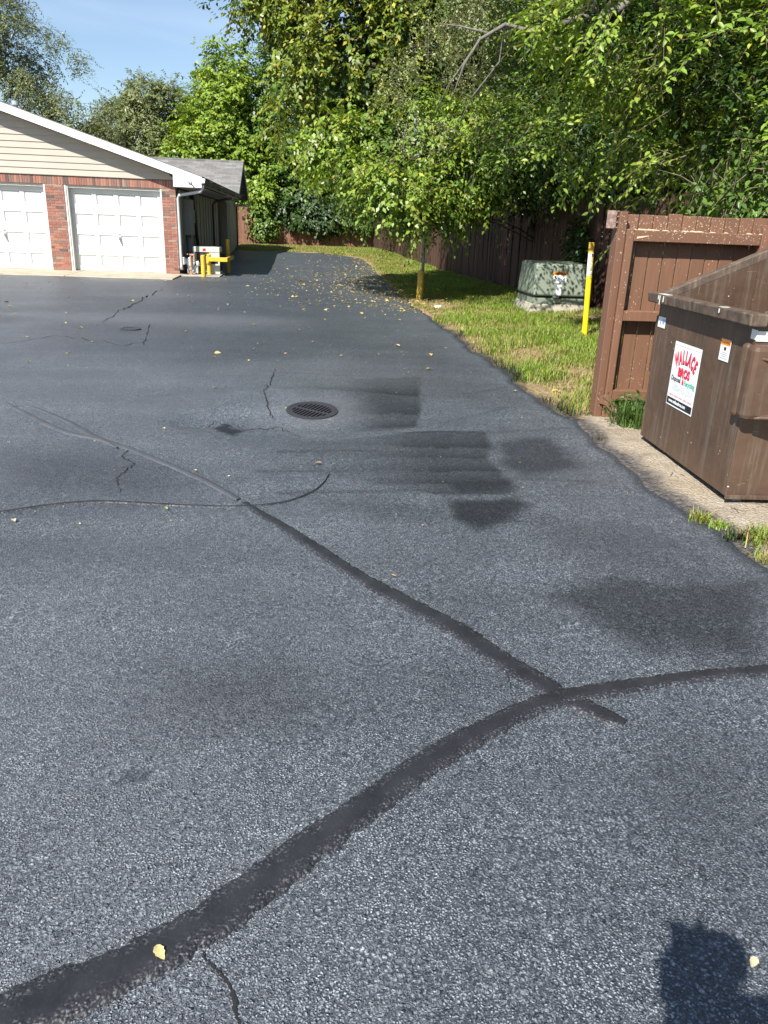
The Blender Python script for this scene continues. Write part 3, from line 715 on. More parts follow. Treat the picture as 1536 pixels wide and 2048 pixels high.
MB().tube([(WX1+.04, 24.1, 1.02), (WX1+.04, 24.1, .5), (WX1+.02, 24.1, .3)], .07, 8).build('meter_pipe', M['elec'], gz, smooth=True)
MB().tube([(WX1+.04, 24.85, 1.7), (WX1+.04, 24.85, 2.22)], .03, 8).build('electrical_conduit', M['conduit'], gz, smooth=True)
MB().tube([(WX1+.05, 25.1, 2.2), (WX1+.05, 26.1, .3)], .05, 8).build('drain_pipe', M['conduit'], gz, smooth=True)
MB().tube([(WX1+.05, 30.4, .1), (WX1+.05, 30.4, 2.0), (WX1+.15, 30.4, 2.1), (EAVE_X, 30.4, 2.24)], .04, 8).build('downspout', M['gutter_dark'], gz, smooth=True)
MB().tube([(-7.70, 23.7, 3.85), (-7.70, 23.7, 4.13)], .055, 12).tube([(-7.70, 23.7, 4.12), (-7.70, 23.7, 4.22)], .095, 14).build('vent_pipe', M['galv'], gz, smooth=False)

# ------------------------------------------------------------------ text
def text_mesh(name, body, size, bold=0.0, align='CENTER', sx=1.0):
    cu = bpy.data.curves.new(name, 'FONT'); cu.body = body; cu.size = size; cu.align_x = align; cu.align_y = 'CENTER'; cu.offset = bold*size; cu.resolution_u = 3
    ob = bpy.data.objects.new(name, cu); COL.objects.link(ob); bpy.context.view_layer.update()
    dg = bpy.context.evaluated_depsgraph_get(); me = bpy.data.meshes.new_from_object(ob.evaluated_get(dg)); me.name = name
    bpy.data.objects.remove(ob); bpy.data.curves.remove(cu)
    me.materials.clear()
    if sx != 1.0: me.transform(Matrix.Diagonal((sx, 1, 1, 1)))
    return me
def put_text(name, me, mat, parent, o, xa, ya):
    """place text mesh at point o (parent-local) with writing axis xa and up axis ya"""
    xa = Vector(xa).normalized(); ya = Vector(ya).normalized(); za = xa.cross(ya)
    m = Matrix(((xa.x, ya.x, za.x, o[0]), (xa.y, ya.y, za.y, o[1]), (xa.z, ya.z, za.z, o[2]), (0, 0, 0, 1)))
    me.transform(m); me.materials.append(mat)
    ob = bpy.data.objects.new(name, me); COL.objects.link(ob); ob.parent = parent; return ob
do, dxc, dyd = door20
put_text('door_number', text_mesh('door_number', '20', .085, .01), M['ink_grey'], do, Vector((dxc, dyd-.003, 1.875))-gz.location, (1, 0, 0), (0, 0, 1))

# ------------------------------------------------------------------ rear garage wing
rg = empty('rear_garage_wing', (-3.3, 34, .2), 'grey shingled rear garage wing whose gable end faces the fence', 'garage')
RX = -2.70; E0, RDG, E1, ZE, ZR = 33.3, 36.2, 39.1, 2.42, 3.86
def rr_prism(ya, za, yb, zb, x0, x1, t):
    m = MB(); m.hexa([(x0, ya, za-t), (x1, ya, za-t), (x1, yb, zb-t), (x0, yb, zb-t), (x0, ya, za), (x1, ya, za), (x1, yb, zb), (x0, yb, zb)]); return m
rr_prism(E0, ZE, RDG, ZR, -15, RX, .03).build('roof', M['shingle'], rg)
rr_prism(RDG+.001, ZR, E1, ZE, -15, RX, .03).build('roof', M['shingle'], rg)
MB().box(-15, RX+.01, RDG-.14, RDG+.14, ZR-.06, ZR+.012).build('ridge_cap', M['shingle'], rg)
rr_prism(E0, ZE-.032, RDG-.001, ZR-.032, RX-.03, RX-.004, .17).build('rake_board', M['soffit'], rg); rr_prism(RDG+.001, ZR-.032, E1, ZE-.032, RX-.03, RX-.004, .17).build('rake_board', M['soffit'], rg)
MB().prism([(-3.30, 34.0, 2.2), (-3.30, 38.7, 2.2), (-3.30, 38.7, 2.36), (-3.30, RDG, ZR-.12), (-3.30, 34.0, 2.5)], (-.1, 0, 0)).build('gable_wall', M['side_panel'], rg)
MB().box(-3.31, RX-.035, 37.6, E1, 2.12, 2.2).build('eave_return', M['soffit'], rg)
z = .1
for k in range(20):
    MB().hexa([(-3.42, 34.02, z), (-3.282, 34.02, z), (-3.282, 38.7, z), (-3.42, 38.7, z), (-3.42, 34.02, z+.105), (-3.30, 34.02, z+.105), (-3.30, 38.7, z+.105), (-3.42, 38.7, z+.105)]).build('siding_board', M['siding'], rg); z += .105
MB().box(-15, -3.43, 33.9, 38.7, 0, 2.3).build('wall', M['side_panel'], rg)
for k in range(3):
    a = 34.05+.62*k; MB().box(-3.28, -3.25, a, a+.42, .1, 2.15).build('wall_panel', M['side_panel'], rg, bevel=.006, seg=1)
MB().tube([(-3.24, 38.6, .1), (-3.24, 38.6, 2.15)], .04, 8).build('downspout', M['gutter_dark'], rg, smooth=True)

# ------------------------------------------------------------------ beside the garage: pad, condenser, gas meter, bollards
cp = MB().hexa([(-3.40, 22.02, -.03), (-2.36, 22.15, -.03), (-2.36, 23.6, -.03), (-3.36, 23.6, -.03), (-3.40, 22.02, .035), (-2.36, 22.15, .035), (-2.36, 23.6, .035), (-3.36, 23.6, .035)]).build('concrete_pad', M['concrete_pad'], bevel=.012)
tag(cp, 'small concrete pad beside the garage corner under the meter', 'concrete pad')
ac = empty('condenser_unit', (-2.75, 23.0, .035), 'boxy grey green outdoor condenser unit behind the yellow rail', 'condenser')
ax0, ax1, ay0, ay1, az0, az1 = -3.14, -2.42, 22.78, 23.45, .07, .74
MB().box(ax0, ax1, ay0+.02, ay1, az0, az1).build('cabinet', M['dark'], ac)
MB().box(ax0-.006, ax1+.006, ay0-.004, ay1+.006, az1-.13, az1+.012).build('lid', M['ac_grey'], ac, bevel=.012)
MB().box(ax0-.004, ax1+.004, ay0+.001, ay1, az0-.03, az0+.05).build('base', M['ac_grey'], ac, bevel=.008)
MB().box(ax1-.045, ax1+.002, ay0+.004, ay0+.05, az0+.05, az1-.13).build('corner_post', M['ac_grey'], ac, bevel=.006); MB().box(ax0-.002, ax0+.045, ay0+.004, ay0+.05, az0+.05, az1-.13).build('corner_post', M['ac_grey'], ac, bevel=.006)
MB().box(ax1-.28, ax1-.046, ay0+.008, ay0+.03, az1-.36, az1-.131).build('service_panel', M['ac_grey'], ac, bevel=.004); MB().box(ax1-.28, ax1-.046, ay0+.008, ay0+.03, az0+.051, az0+.24).build('service_panel', M['ac_grey'], ac, bevel=.004)
lv = MB()
for k in range(9): lv.box(ax0+.046, ax1-.284, ay0+.006, ay0+.018, az0+.075+k*.05, az0+.095+k*.05)
lv.build('louvre', M['gutter_dark'], ac)
MB().box(ax0+.27, ax0+.35, ay0-.008, ay0-.005, az1-.10, az1-.03).build('warning_tag', M['ink_red'], ac); MB().box(ax0+.295, ax0+.33, ay0-.0105, ay0-.0085, az1-.075, az1-.045).build('tag_mark', M['ink'], ac)
gm = empty('gas_meter', (-3.15, 22.5, .035), 'grey domed gas meter on a rusty riser at the garage corner', 'gas meter')
MB().tube([(-3.17, 22.42, .36), (-3.17, 22.62, .36)], .125, 20).build('meter_body', M['meter'], gm, bevel=.02)
MB().tube([(-3.36, 22.40, .38), (-3.36, 22.47, .38)], .10, 20).tube([(-3.36, 22.47, .38), (-3.36, 22.60, .38)], .06, 14).build('regulator', M['meter'], gm, bevel=.012)
MB().tube([(-3.28, 22.45, .38), (-3.02, 22.45, .38)], .035, 10).tube([(-3.0, 22.45, .38), (-2.97, 22.45, .32), (-2.97, 22.45, .26)], .05, 10).build('fitting', M['meter'], gm, smooth=True)
MB().tube([(-3.15, 22.38, .03), (-3.15, 22.38, .52)], .028, 10).tube([(-3.15, 22.38, .545), (-3.06, 22.38, .545)], .03, 10).tube([(-3.06, 22.38, .56), (-3.06, 22.38, .4)], .026, 10).tube([(-3.15, 22.38, .16), (-3.15, 22.38, .21)], .05, 10).build('riser_pipe', M['rust'], gm)
MB().tube([(-3.35, 22.7, .55), (-3.15, 22.42, .55)], .02, 8).build('inlet_pipe', M['rust'], gm)
MB().tube([(-3.24, 22.40, .10), (-3.2, 22.40, .06), (-3.06, 22.40, .06), (-3.03, 22.40, .10)], .015, 8).build('drip_hook', M['rust'], gm)
MB().box(-3.27, -2.98, 22.5, 22.7, .05, .27).build('meter_case', M['meter'], gm, bevel=.02)
def bollard(x, y, z0, h, r, label, mat, group='yellow pipe bollards around the gas meter', lean=0):
    b = empty('bollard', (x, y, z0), label, 'bollard', group)
    MB().tube([(x, y, z0-.05), (x+lean, y, z0+h-r*.35), (x+lean, y, z0+h-r*.12), (x+lean, y, z0+h)], [r, r, r*.85, r*.4], 18).build('post', mat, b, smooth=False)
    return b
b1 = bollard(-2.79, 22.12, .0, .56, .062, 'yellow bollard nearest the drive, in front of the guard rail', M['yellow'])
b2 = bollard(-2.70, 22.66, .03, .55, .055, 'yellow bollard carrying the horizontal guard rail', M['yellow'])
b3 = bollard(-2.33, 24.3, .03, .92, .06, 'yellow bollard standing in shade behind the condenser', M['yellow'])
gr = empty('guard_rail', (-2.62, 22.6, .4), 'yellow steel guard rail bent around the meter corner', 'guard rail')
MB().box(-2.70, -2.185, 22.545, 22.605, .385, .495).build('front_rail', M['yellow'], gr, bevel=.008)
MB().hexa([(-2.245, 22.607, .385), (-2.185, 22.607, .385), (-2.16, 24.3, .385), (-2.22, 24.3, .385), (-2.245, 22.607, .495), (-2.185, 22.607, .495), (-2.16, 24.3, .495), (-2.22, 24.3, .495)]).build('side_rail', M['yellow'], gr, bevel=.008)
MB().box(-2.76, -2.70, 22.56, 22.6, .33, .52).build('bracket', M['yellow'], gr, bevel=.004)

# ------------------------------------------------------------------ drain grate
dg = empty('drain_grate', (DRAIN[0], DRAIN[1], 0), 'round cast iron drain grate with two rows of slots set in the asphalt', 'drain grate', rot=(math.atan(.115), 0, 0))
def ring(r0, r1, z0, z1, n=48):
    m = MB()
    for k in range(n):
        a, b = 2*math.pi*k/n, 2*math.pi*(k+1)/n; c, s, c2, s2 = math.cos(a), math.sin(a), math.cos(b), math.sin(b)
        m.quad((r0*c, r0*s, z1), (r1*c, r1*s, z1), (r1*c2, r1*s2, z1), (r0*c2, r0*s2, z1)); m.quad((r1*c, r1*s, z1), (r1*c, r1*s, z0), (r1*c2, r1*s2, z0), (r1*c2, r1*s2, z1))
        m.quad((r0*c, r0*s, z0), (r0*c, r0*s, z1), (r0*c2, r0*s2, z1), (r0*c2, r0*s2, z0))
    return m
ring(.183, .208, -.05, .010).build('frame', M['iron'], dg, local=True)
R0 = .181; ring(.158, R0, -.05, .008).build('rim', M['iron'], dg, local=True)
TH = rad(-32)
def rot2(x, y): return (x*math.cos(TH)-y*math.sin(TH), x*math.sin(TH)+y*math.cos(TH))
pitch = .031
k = -5
rows = []
bars = []
for k in range(-5, 6):
    xc = k*pitch; half = math.sqrt(max(.160**2-xc*xc, 0))
    w = .0066
    m = MB(); p = [rot2(xc-w+.0, -half), rot2(xc+w, -half), rot2(xc+w, half), rot2(xc-w, half)]
    m.hexa([(*q, -.006) for q in p]+[(*q, .0065) for q in p]); m.build('bar', M['iron'], dg, local=True)
p = [rot2(-.159, -.009), rot2(.159, -.009), rot2(.159, .009), rot2(-.159, .009)]
MB().hexa([(*q, -.006) for q in p]+[(*q, .0072) for q in p]).build('cross_bar', M['iron'], dg, local=True)
MB().tube([(0, 0, -.6), (0, 0, -.04)], .2, 32, cap=False).quad((-.3, -.3, -.6), (.3, -.3, -.6), (.3, .3, -.6), (-.3, .3, -.6)).build('pit', M['pit'], dg, local=True)
cv = empty('valve_cover', (-2.38, 10.9, 0), 'small round iron cover in the lot left of the drive', 'cover')
ring(.0, .11, -.02, .008, 28).build('lid', M['iron'], cv, local=True); ring(.112, .14, -.02, .012, 28).build('rim', M['iron'], cv, local=True)

# ------------------------------------------------------------------ bollard with pole at the verge
bx, by = 2.34, 16.57; bz = float(HG(bx, by))
sp = empty('pole_bollard', (bx, by, bz), 'worn yellow sleeve bollard with a slim blue grey pole on the verge', 'bollard pole')
MB().tube([(bx, by, bz-.1), (bx+.015, by, .60), (bx+.015, by, .615)], [.068, .066, .06], 18).build('sleeve', M['yellow_old'], sp)
MB().tube([(bx+.045, by+.03, bz-.1), (bx+.05, by+.03, 1.2), (bx-.20, by+.03, 3.15)], .032, 12).build('pole', M['pole'], sp, smooth=True)
lt = MB(); lt.tube([(bx-.22, 16.6, 3.15), (bx-.22, 16.6, 3.45)], .05, 10); lt.build('pole_cap', M['galv'], sp)

# ------------------------------------------------------------------ transformer
tx0, tx1, ty0, ty1 = 4.02, 5.06, 13.94, 15.05; tz = float(HG(4.1, 13.9))
pd_ = MB().hexa([(tx0-.09, ty0-.05, -.05), (tx1+.09, ty0-.05, -.05), (tx1+.09, ty1+.08, -.05), (tx0-.09, ty1+.08, -.05), (tx0-.005, ty0+.0, .235), (tx1+.005, ty0+.0, .235), (tx1+.005, ty1+.02, .235), (tx0-.005, ty1+.02, .235)]).build('transformer_pad', M['concrete_pad'], bevel=.015)
tag(pd_, 'sloped concrete pad under the green transformer box', 'concrete pad')
tf = empty('transformer_box', (4.5, 14.4, .235), 'green pad mounted electrical transformer box with warning label', 'transformer')
MB().hexa([(tx0+.005, ty0+.02, .236), (tx1-.005, ty0+.02, .236), (tx1-.005, ty1, .236), (tx0+.005, ty1, .236), (tx0+.01, ty0+.025, .335), (tx1-.01, ty0+.025, .335), (tx1-.01, ty1, .335), (tx0+.01, ty1, .335)]).build('base_skirt', M['xf_green'], tf, bevel=.006)
MB().box(tx0+.014, tx1-.014, ty0+.035, ty1-.02, .330, .375).build('shadow_gap', M['dark'], tf)
MB().hexa([(tx0-.006, ty0-.012, .372), (tx1+.006, ty0-.012, .372), (tx1+.006, ty1+.01, .372), (tx0-.006, ty1+.01, .372), (tx0+.03, ty0+.045, .925), (tx1-.03, ty0+.045, .925), (tx1-.03, ty1-.02, .945), (tx0+.03, ty1-.02, .945)]).build('cabinet', M['xf_green'], tf, bevel=.045, seg=4)
def fy(z): return ty0-.012+(z-.372)/(.925-.372)*.057
def fplate(name, x0, x1, z0, z1, mat, off, par=None, t=.004):
    m = MB(); m.hexa([(x0, fy(z0)-off, z0), (x1, fy(z0)-off, z0), (x1, fy(z0)-off+t, z0), (x0, fy(z0)-off+t, z0), (x0, fy(z1)-off, z1), (x1, fy(z1)-off, z1), (x1, fy(z1)-off+t, z1), (x0, fy(z1)-off+t, z1)]); return m.build(name, mat, tf)
fplate('door_seam', tx0+.05, tx0+.056, .40, .86, M['pole'], .001); fplate('door_seam', tx1-.056, tx1-.05, .40, .86, M['pole'], .001); fplate('door_seam', tx0+.056, tx1-.056, .855, .861, M['pole'], .001)
LX = tx0+.34
lab = fplate('warning_label', LX, LX+.24, .60, .735, M['sticker'], .005); fplate('label_band', LX-.004, LX+.244, .735, .785, M['orange'], .006)
tl = lambda nm, s, size, x, z, mat, bold=.01: put_text(nm, text_mesh(nm, s, size, bold), mat, tf, Vector((x, fy(z)-.009, z))-tf.location, (1, 0, 0), (0, .1, 1))
tl('label_text', 'WARNING', .042, LX+.12, .76, M['ink'], .02)
fplate('label_symbol', LX+.02, LX+.05, .69, .72, M['ink'], .007); fplate('label_symbol', LX+.047, LX+.065, .672, .692, M['ink'], .0075)
tl('label_figure', 'A', .055, LX+.20, .675, M['ink'], .03)
for k in range(3): fplate('label_line', LX+.17, LX+.23, .612+k*.014, .617+k*.014, M['ink_grey'], .007)
fplate('label_line', LX+.06, LX+.15, .655, .659, M['ink_grey'], .007)
tl('stencil_number', '101 637', .055, LX+.14, .845, M['stencil']); tl('stencil_code', 'P641', .055, tx1-.17, .845, M['stencil'])
MB().hexa([(LX+.06, fy(.40)-.03, .39), (LX+.15, fy(.4)-.03, .39), (LX+.15, fy(.4)-.022, .39), (LX+.06, fy(.4)-.022, .39), (LX+.07, fy(.57)-.012, .575), (LX+.16, fy(.57)-.012, .575), (LX+.16, fy(.57)-.006, .575), (LX+.07, fy(.57)-.006, .575)]).build('paper_tag', M['sticker'], tf)
for (a, b, c, d) in ((.085, .50, .112, .545), (.118, .525, .14, .55), (.085, .43, .108, .49)): 
    fplate('tag_mark', LX+a, LX+c, b, d, M['ink_grey'], .034)
MB().box(LX+.03, LX+.13, ty0-.03, ty0+.03, .345, .378).build('latch', M['elec'], tf, bevel=.005)
MB().tube([(LX+.09, ty0-.03, .30), (LX+.09, ty0-.012, .30)], .028, 14).tube([(LX+.13, ty0-.035, .30), (LX+.13, ty0-.015, .30)], .026, 14).build('padlock', M['steel'], tf)

# ------------------------------------------------------------------ yellow utility marker
yx, yyy = 3.87, 10.67; yz = float(HG(yx, yyy))
um = empty('utility_marker', (yx, yyy, yz), 'slim yellow and white utility marker post on the grass', 'marker post', rot=(0, rad(-2.6), 0))
hh = 1.33-yz
def mk(name, z0, z1, r, mat): return MB().tube([(0, 0, z0), (0, 0, z1)], r, 16).build(name, mat, um, local=True)
mk('post', -.1, .83, .0375, M['yellow_bright']); mk('decal_band', .8302, hh-.135, .0372, M['marker_white']); mk('upper_post', hh-.1348, hh-.05, .0375, M['yellow']); mk('cap', hh-.0498, hh, .041, M['yellow'])
me = None
for i, ch in enumerate('WARNING'):
    t_ = text_mesh('decal_letter', ch, .052, .015)
    put_text('decal_letter', t_, M['gold'], um, (.004, -.0385, hh-.20-i*.040), (0, 0, -1), (1, 0, 0))
put_text('decal_symbol', text_mesh('decal_symbol', '%', .055, .03), M['ink'], um, (.012, -.0385, hh-.165), (1, 0, 0), (0, 0, 1))
put_text('decal_letter', text_mesh('decal_letter', 'GAS', .024, .01), M['ink_grey'], um, (.022, -.0385, hh-.33), (0, 0, -1), (1, 0, 0)) if False else None
for k, zz in enumerate((.40, .435, .455)): MB().box(-.014, .018, -.0392, -.0372, hh-zz-.006, hh-zz+.006).build('decal_line', M['stencil'] if k else M['ink_grey'], um, local=True)

# ================================================================== FENCES
def fence_x(y): return 5.45-.067*(y-14.5)
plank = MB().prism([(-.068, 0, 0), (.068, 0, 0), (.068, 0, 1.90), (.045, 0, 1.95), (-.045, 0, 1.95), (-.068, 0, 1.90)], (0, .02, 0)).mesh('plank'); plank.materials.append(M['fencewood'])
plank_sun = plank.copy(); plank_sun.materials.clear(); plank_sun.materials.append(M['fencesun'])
def add_plank(par, x, y, z, rotz, rr, me=plank):
    o = bpy.data.objects.new('plank', me); COL.objects.link(o); o.parent = par
    o.location = Vector((x, y, z))-par.location; o.rotation_euler = (rr.normal(0, .006), rr.normal(0, .008), rotz+rr.normal(0, .03)); o.scale = (rr.uniform(.97, 1.04), 1, rr.uniform(.98, 1.02))
rr = np.random.default_rng(5)
fr_ = empty('board_fence', (fence_x(25), 25, 0), 'long dark brown board fence shaded by trees along the right side', 'fence')
ang = math.atan2(1, -.067)-math.pi/2
FCY = 43.6
y = 6.9
while y < FCY:
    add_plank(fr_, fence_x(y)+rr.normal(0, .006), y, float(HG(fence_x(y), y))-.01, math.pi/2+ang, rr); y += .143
for hz_ in (.35, 1.05, 1.65):
    MB().hexa([(fence_x(6.9)+.03, 6.9, hz_), (fence_x(6.9)+.07, 6.9, hz_), (fence_x(FCY)+.07, FCY, hz_+.25), (fence_x(FCY)+.03, FCY, hz_+.25), (fence_x(6.9)+.03, 6.9, hz_+.09), (fence_x(6.9)+.07, 6.9, hz_+.09), (fence_x(FCY)+.07, FCY, hz_+.34), (fence_x(FCY)+.03, FCY, hz_+.34)]).build('rail', M['fencewood'], fr_)
bf = empty('board_fence', (0, 42.8, .3), 'sunlit red brown board fence across the far end of the driveway', 'fence')
x0f, x1f = -9.0, fence_x(FCY)
x = x0f
while x < x1f:
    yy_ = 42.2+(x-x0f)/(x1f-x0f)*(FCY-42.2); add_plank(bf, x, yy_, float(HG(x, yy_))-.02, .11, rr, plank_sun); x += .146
for hz_ in (.7, 1.9): MB().hexa([(x0f, 42.3, hz_), (x1f, FCY+.06, hz_), (x1f, FCY+.1, hz_), (x0f, 42.34, hz_), (x0f, 42.3, hz_+.09), (x1f, FCY+.06, hz_+.09), (x1f, FCY+.1, hz_+.09), (x0f, 42.34, hz_+.09)]).build('rail', M['fencewood'], bf)

# ================================================================== ENCLOSURE GATE
eg = empty('enclosure_gate', (2.36, 6.0, 0), 'chipped brown wooden dumpster enclosure gate with rails and end post', 'gate')
W = M['gatewood']
def gbox(nm, x0, x1, y0, y1, z0, z1, bv=.005, mat=None):
    o = MB().box(x0, x1, y0, y1, z0, z1).build(nm, mat or W, eg, bevel=bv, seg=1); return o
gbox('post', 2.325, 2.388, 5.965, 6.09, -.02, 1.585)
gbox('stile', 2.391, 2.448, 5.945, 6.0445, .10, 1.465)
x = 2.400; i = 0
while x < 4.9:
    w = .1135+random.uniform(-.003, .003); zt = 1.575+random.uniform(-.006, .01)
    o = gbox('board', x+.002, x+w-.003, 6.046+random.uniform(0, .004), 6.068, .20+random.uniform(-.01, .01), zt, .004); x += w+.002; i += 1
gbox('top_rail', 2.449, 3.455, 5.948, 6.0445, 1.378, 1.460); gbox('top_rail', 3.53, 4.85, 5.948, 6.0445, 1.378, 1.46)
gbox('middle_rail', 2.449, 3.455, 5.950, 6.0445, .79, .868); gbox('middle_rail', 3.53, 4.85, 5.950, 6.0445, .79, .868)
gbox('bottom_rail', 2.449, 3.455, 5.95, 6.0445, .165, .245); gbox('bottom_rail', 3.53, 4.85, 5.95, 6.0445, .165, .245)
gbox('stile', 3.458, 3.526, 5.944, 6.0445, .10, 1.53)
sh = MB()
rr = np.random.default_rng(8)
for k in range(26):                                       # splintered slivers along the weathered rail top
    xx_ = rr.uniform(2.42, 3.45) if k > 6 else rr.uniform(2.44, 2.62); L = rr.uniform(.02, .06); sh.hexa([(xx_, 5.952, 1.4605), (xx_+L, 5.955, 1.4605), (xx_+L, 5.975, 1.4605), (xx_, 5.972, 1.4605), (xx_+.004, 5.956, 1.466+rr.uniform(0, .006)), (xx_+L-.004, 5.958, 1.464), (xx_+L-.004, 5.97, 1.464), (xx_+.004, 5.968, 1.466)])
for (a, b, c) in ((2.47, 2.56, 1.405), ): sh.hexa([(a, 5.944, c-.008), (b, 5.945, c+.012), (b, 5.9475, c+.012), (a, 5.9475, c-.008), (a, 5.944, c+.008), (b, 5.945, c+.018), (b, 5.9475, c+.018), (a, 5.9475, c+.008)])
so = sh.build('splinters', M['rawwood'], eg); so['kind'] = 'stuff'
hp = MB(); hp.box(2.235, 2.300, 5.985, 5.992, 1.465, 1.590)
for zz in (1.468, 1.505, 1.545, 1.583): hp.box(2.300, 2.3245, 5.985, 6.0, zz, zz+.007)
hp.box(2.300, 2.306, 5.985, 6.02, 1.468, 1.590)
hp.build('latch_plate', paint('scuffed_plate', (.30, .20, .16), .6, .35, 40, .3, 90, .4, .2, (.50, .42, .36), 40), eg)
MB().prism([(2.345, 5.945, .20), (2.40, 5.94, .215), (2.45, 5.925, .17), (2.49, 5.915, .12), (2.455, 5.92, .075), (2.40, 5.935, .125), (2.35, 5.945, .14)], (0, .006, 0)).build('torn_bracket', W, eg)
gbox('post_foot', 2.392, 2.455, 5.955, 6.04, -.03, .098, .006)
rb = MB(); rr = np.random.default_rng(3)
def rock(name, c, s, mat, label, seed, cat='rock'):
    r_ = np.random.default_rng(seed); import bmesh
    bm = bmesh.new(); bmesh.ops.create_icosphere(bm, subdivisions=2, radius=1)
    for v in bm.verts:
        k = 1+.16*math.sin(v.co.x*4+seed)+.14*math.sin(v.co.y*5+v.co.z*3+seed)+r_.normal(0, .04); v.co = Vector((v.co.x*s[0]*k, v.co.y*s[1]*k, v.co.z*s[2]*k))
    me = bpy.data.meshes.new(name); bm.to_mesh(me); bm.free(); o = link(name, me, mat); o.location = c; return tag(o, label, cat)
M['pale_stone'] = paint('pale_stone', (.62, .62, .58), .8, .1, 20, .4, 60)
q = G(1224, 836); rock('concrete_chunk', (q[0], q[1], .05), (.032, .03, .045), M['pale_stone'], 'pale concrete chunk at the foot of the gate post', 2, 'rubble')
q = G(1221, 826); rock('brick_chunk', (q[0]-.005, q[1]+.03, .075), (.03, .028, .025), paint('clay', (.42, .22, .14), .85, .2, 20), 'reddish broken brick piece behind the concrete chunk', 4, 'rubble')
q = G(876, 619); rock('litter_scrap', (q[0], q[1], float(HG(q[0], q[1]))+.03), (.07, .05, .035), M['pale_stone'], 'crumpled white scrap on the grass right of the bollard', 6, 'litter')

# ================================================================== DUMPSTER
DP = empty('dumpster', (2.335, 3.885, 0), 'brown open steel dumpster with company sign beside the asphalt', 'dumpster', rot=(0, 0, rad(-3.3)))
D = M['dump']; LW, DD = 1.9, 1.37; zb, zl = .060, 1.0; SLP, XK = .45, .98
def dtop(x): return zl+SLP*min(x, XK)
def dl(mb, nm, mat=D, bevel=.004, par=None): return mb.build(nm, mat, par or DP, bevel=bevel, local=True)
prof = [(0, zb), (LW, zb), (LW, dtop(LW)), (XK, dtop(XK)), (0, zl)]
dl(MB().prism([(x, 0, z) for x, z in prof], (0, .02, 0)), 'side_panel'); dl(MB().prism([(x, DD-.02, z) for x, z in prof], (0, .02, 0)), 'side_panel')
dl(MB().box(.001, .02, .021, DD-.021, zb, zl-.002), 'front_panel'); dl(MB().box(LW-.02, LW-.001, .021, DD-.021, zb, dtop(LW)), 'back_panel'); dl(MB().box(.021, LW-.021, .021, DD-.021, zb+.002, zb+.02), 'floor')
dl(MB().box(.55, .62, DD-.030, DD-.021, zb+.05, 1.22), 'inner_stiffener', D)
R_ = M['rim']
dl(MB().hexa([(-.072, -.05, zl-.005), (.02, -.05, zl-.005), (.02, DD+.05, zl-.005), (-.072, DD+.05, zl-.005), (-.080, -.055, zl+.06), (.022, -.055, zl+.06), (.022, DD+.055, zl+.06), (-.080, DD+.055, zl+.06)]), 'front_rim', R_, .008)
for ya, yb in ((-.055, .022), (DD-.022, DD+.055)):
    x0, x1 = .024, XK
    dl(MB().hexa([(x0, ya, dtop(x0)-.005), (x1, ya, dtop(x1)-.005), (x1, yb, dtop(x1)-.005), (x0, yb, dtop(x0)-.005), (x0, ya, dtop(x0)+.055), (x1, ya, dtop(x1)+.06), (x1, yb, dtop(x1)+.06), (x0, yb, dtop(x0)+.055)]), 'side_rim', R_, .007)
    dl(MB().box(XK+.002, LW+.03, ya, yb, dtop(LW)-.005, dtop(LW)+.058), 'side_rim', R_, .007)
dl(MB().box(LW-.03, LW+.05, .024, DD-.024, dtop(LW)-.004, dtop(LW)+.06), 'back_rim', R_, .007)
dl(MB().box(-.004, LW, -.018, -.001, zb-.012, zb+.012), 'bottom_flange', D, .003)
dl(MB().box(-.045, LW-.1, -.095, -.001, .515, .905), 'fork_pocket', D, .028)
dl(MB().box(-.045, -.0005, -.0005, .055, .515, .905), 'pocket_wrap', D, .02)
def fin(a, b, c): return MB().prism([a, b, c], Vector((0, 0, .012)))
dl(fin((-.0, -.096, .835), (.62, -.096, .66), (.62, -.36, .77)), 'guide_plate', D, .003); dl(fin((.02, -.096, .522), (.62, -.36, .60), (.62, -.096, .70)), 'guide_plate', D, .003)
dl(MB().box(.01, LW-.1, DD+.001, DD+.06, .515, .905), 'fork_pocket', D, .006)
dl(MB().box(.16, LW-.2, -.0975, -.0955, .60, .72), 'pocket_shade', M['dark'], 0)  # dark plate painting the shade between the guide plates
for (fx, fy_) in ((.05, .06), (.05, .62), (.05, DD-.05), (1.5, .06), (1.5, DD-.05)): dl(MB().tube([(fx+.02, fy_, .024), (fx+.065, fy_, .024)], .024, 14).box(fx, fx+.085, fy_-.02, fy_+.02, .03, zb), 'foot', M['elec'], 0)
for yy_, l_ in ((1.18, .055), (1.12, .035), (1.205, .025), (.30, .02)):
    dl(MB().box(-.084, -.0803, yy_, yy_+.007, zl+.05-l_, zl+.052).box(-.080, -.03, yy_-.012, yy_+.02, zl+.0605, zl+.062), 'dropping', M['pale_stone'], 0)
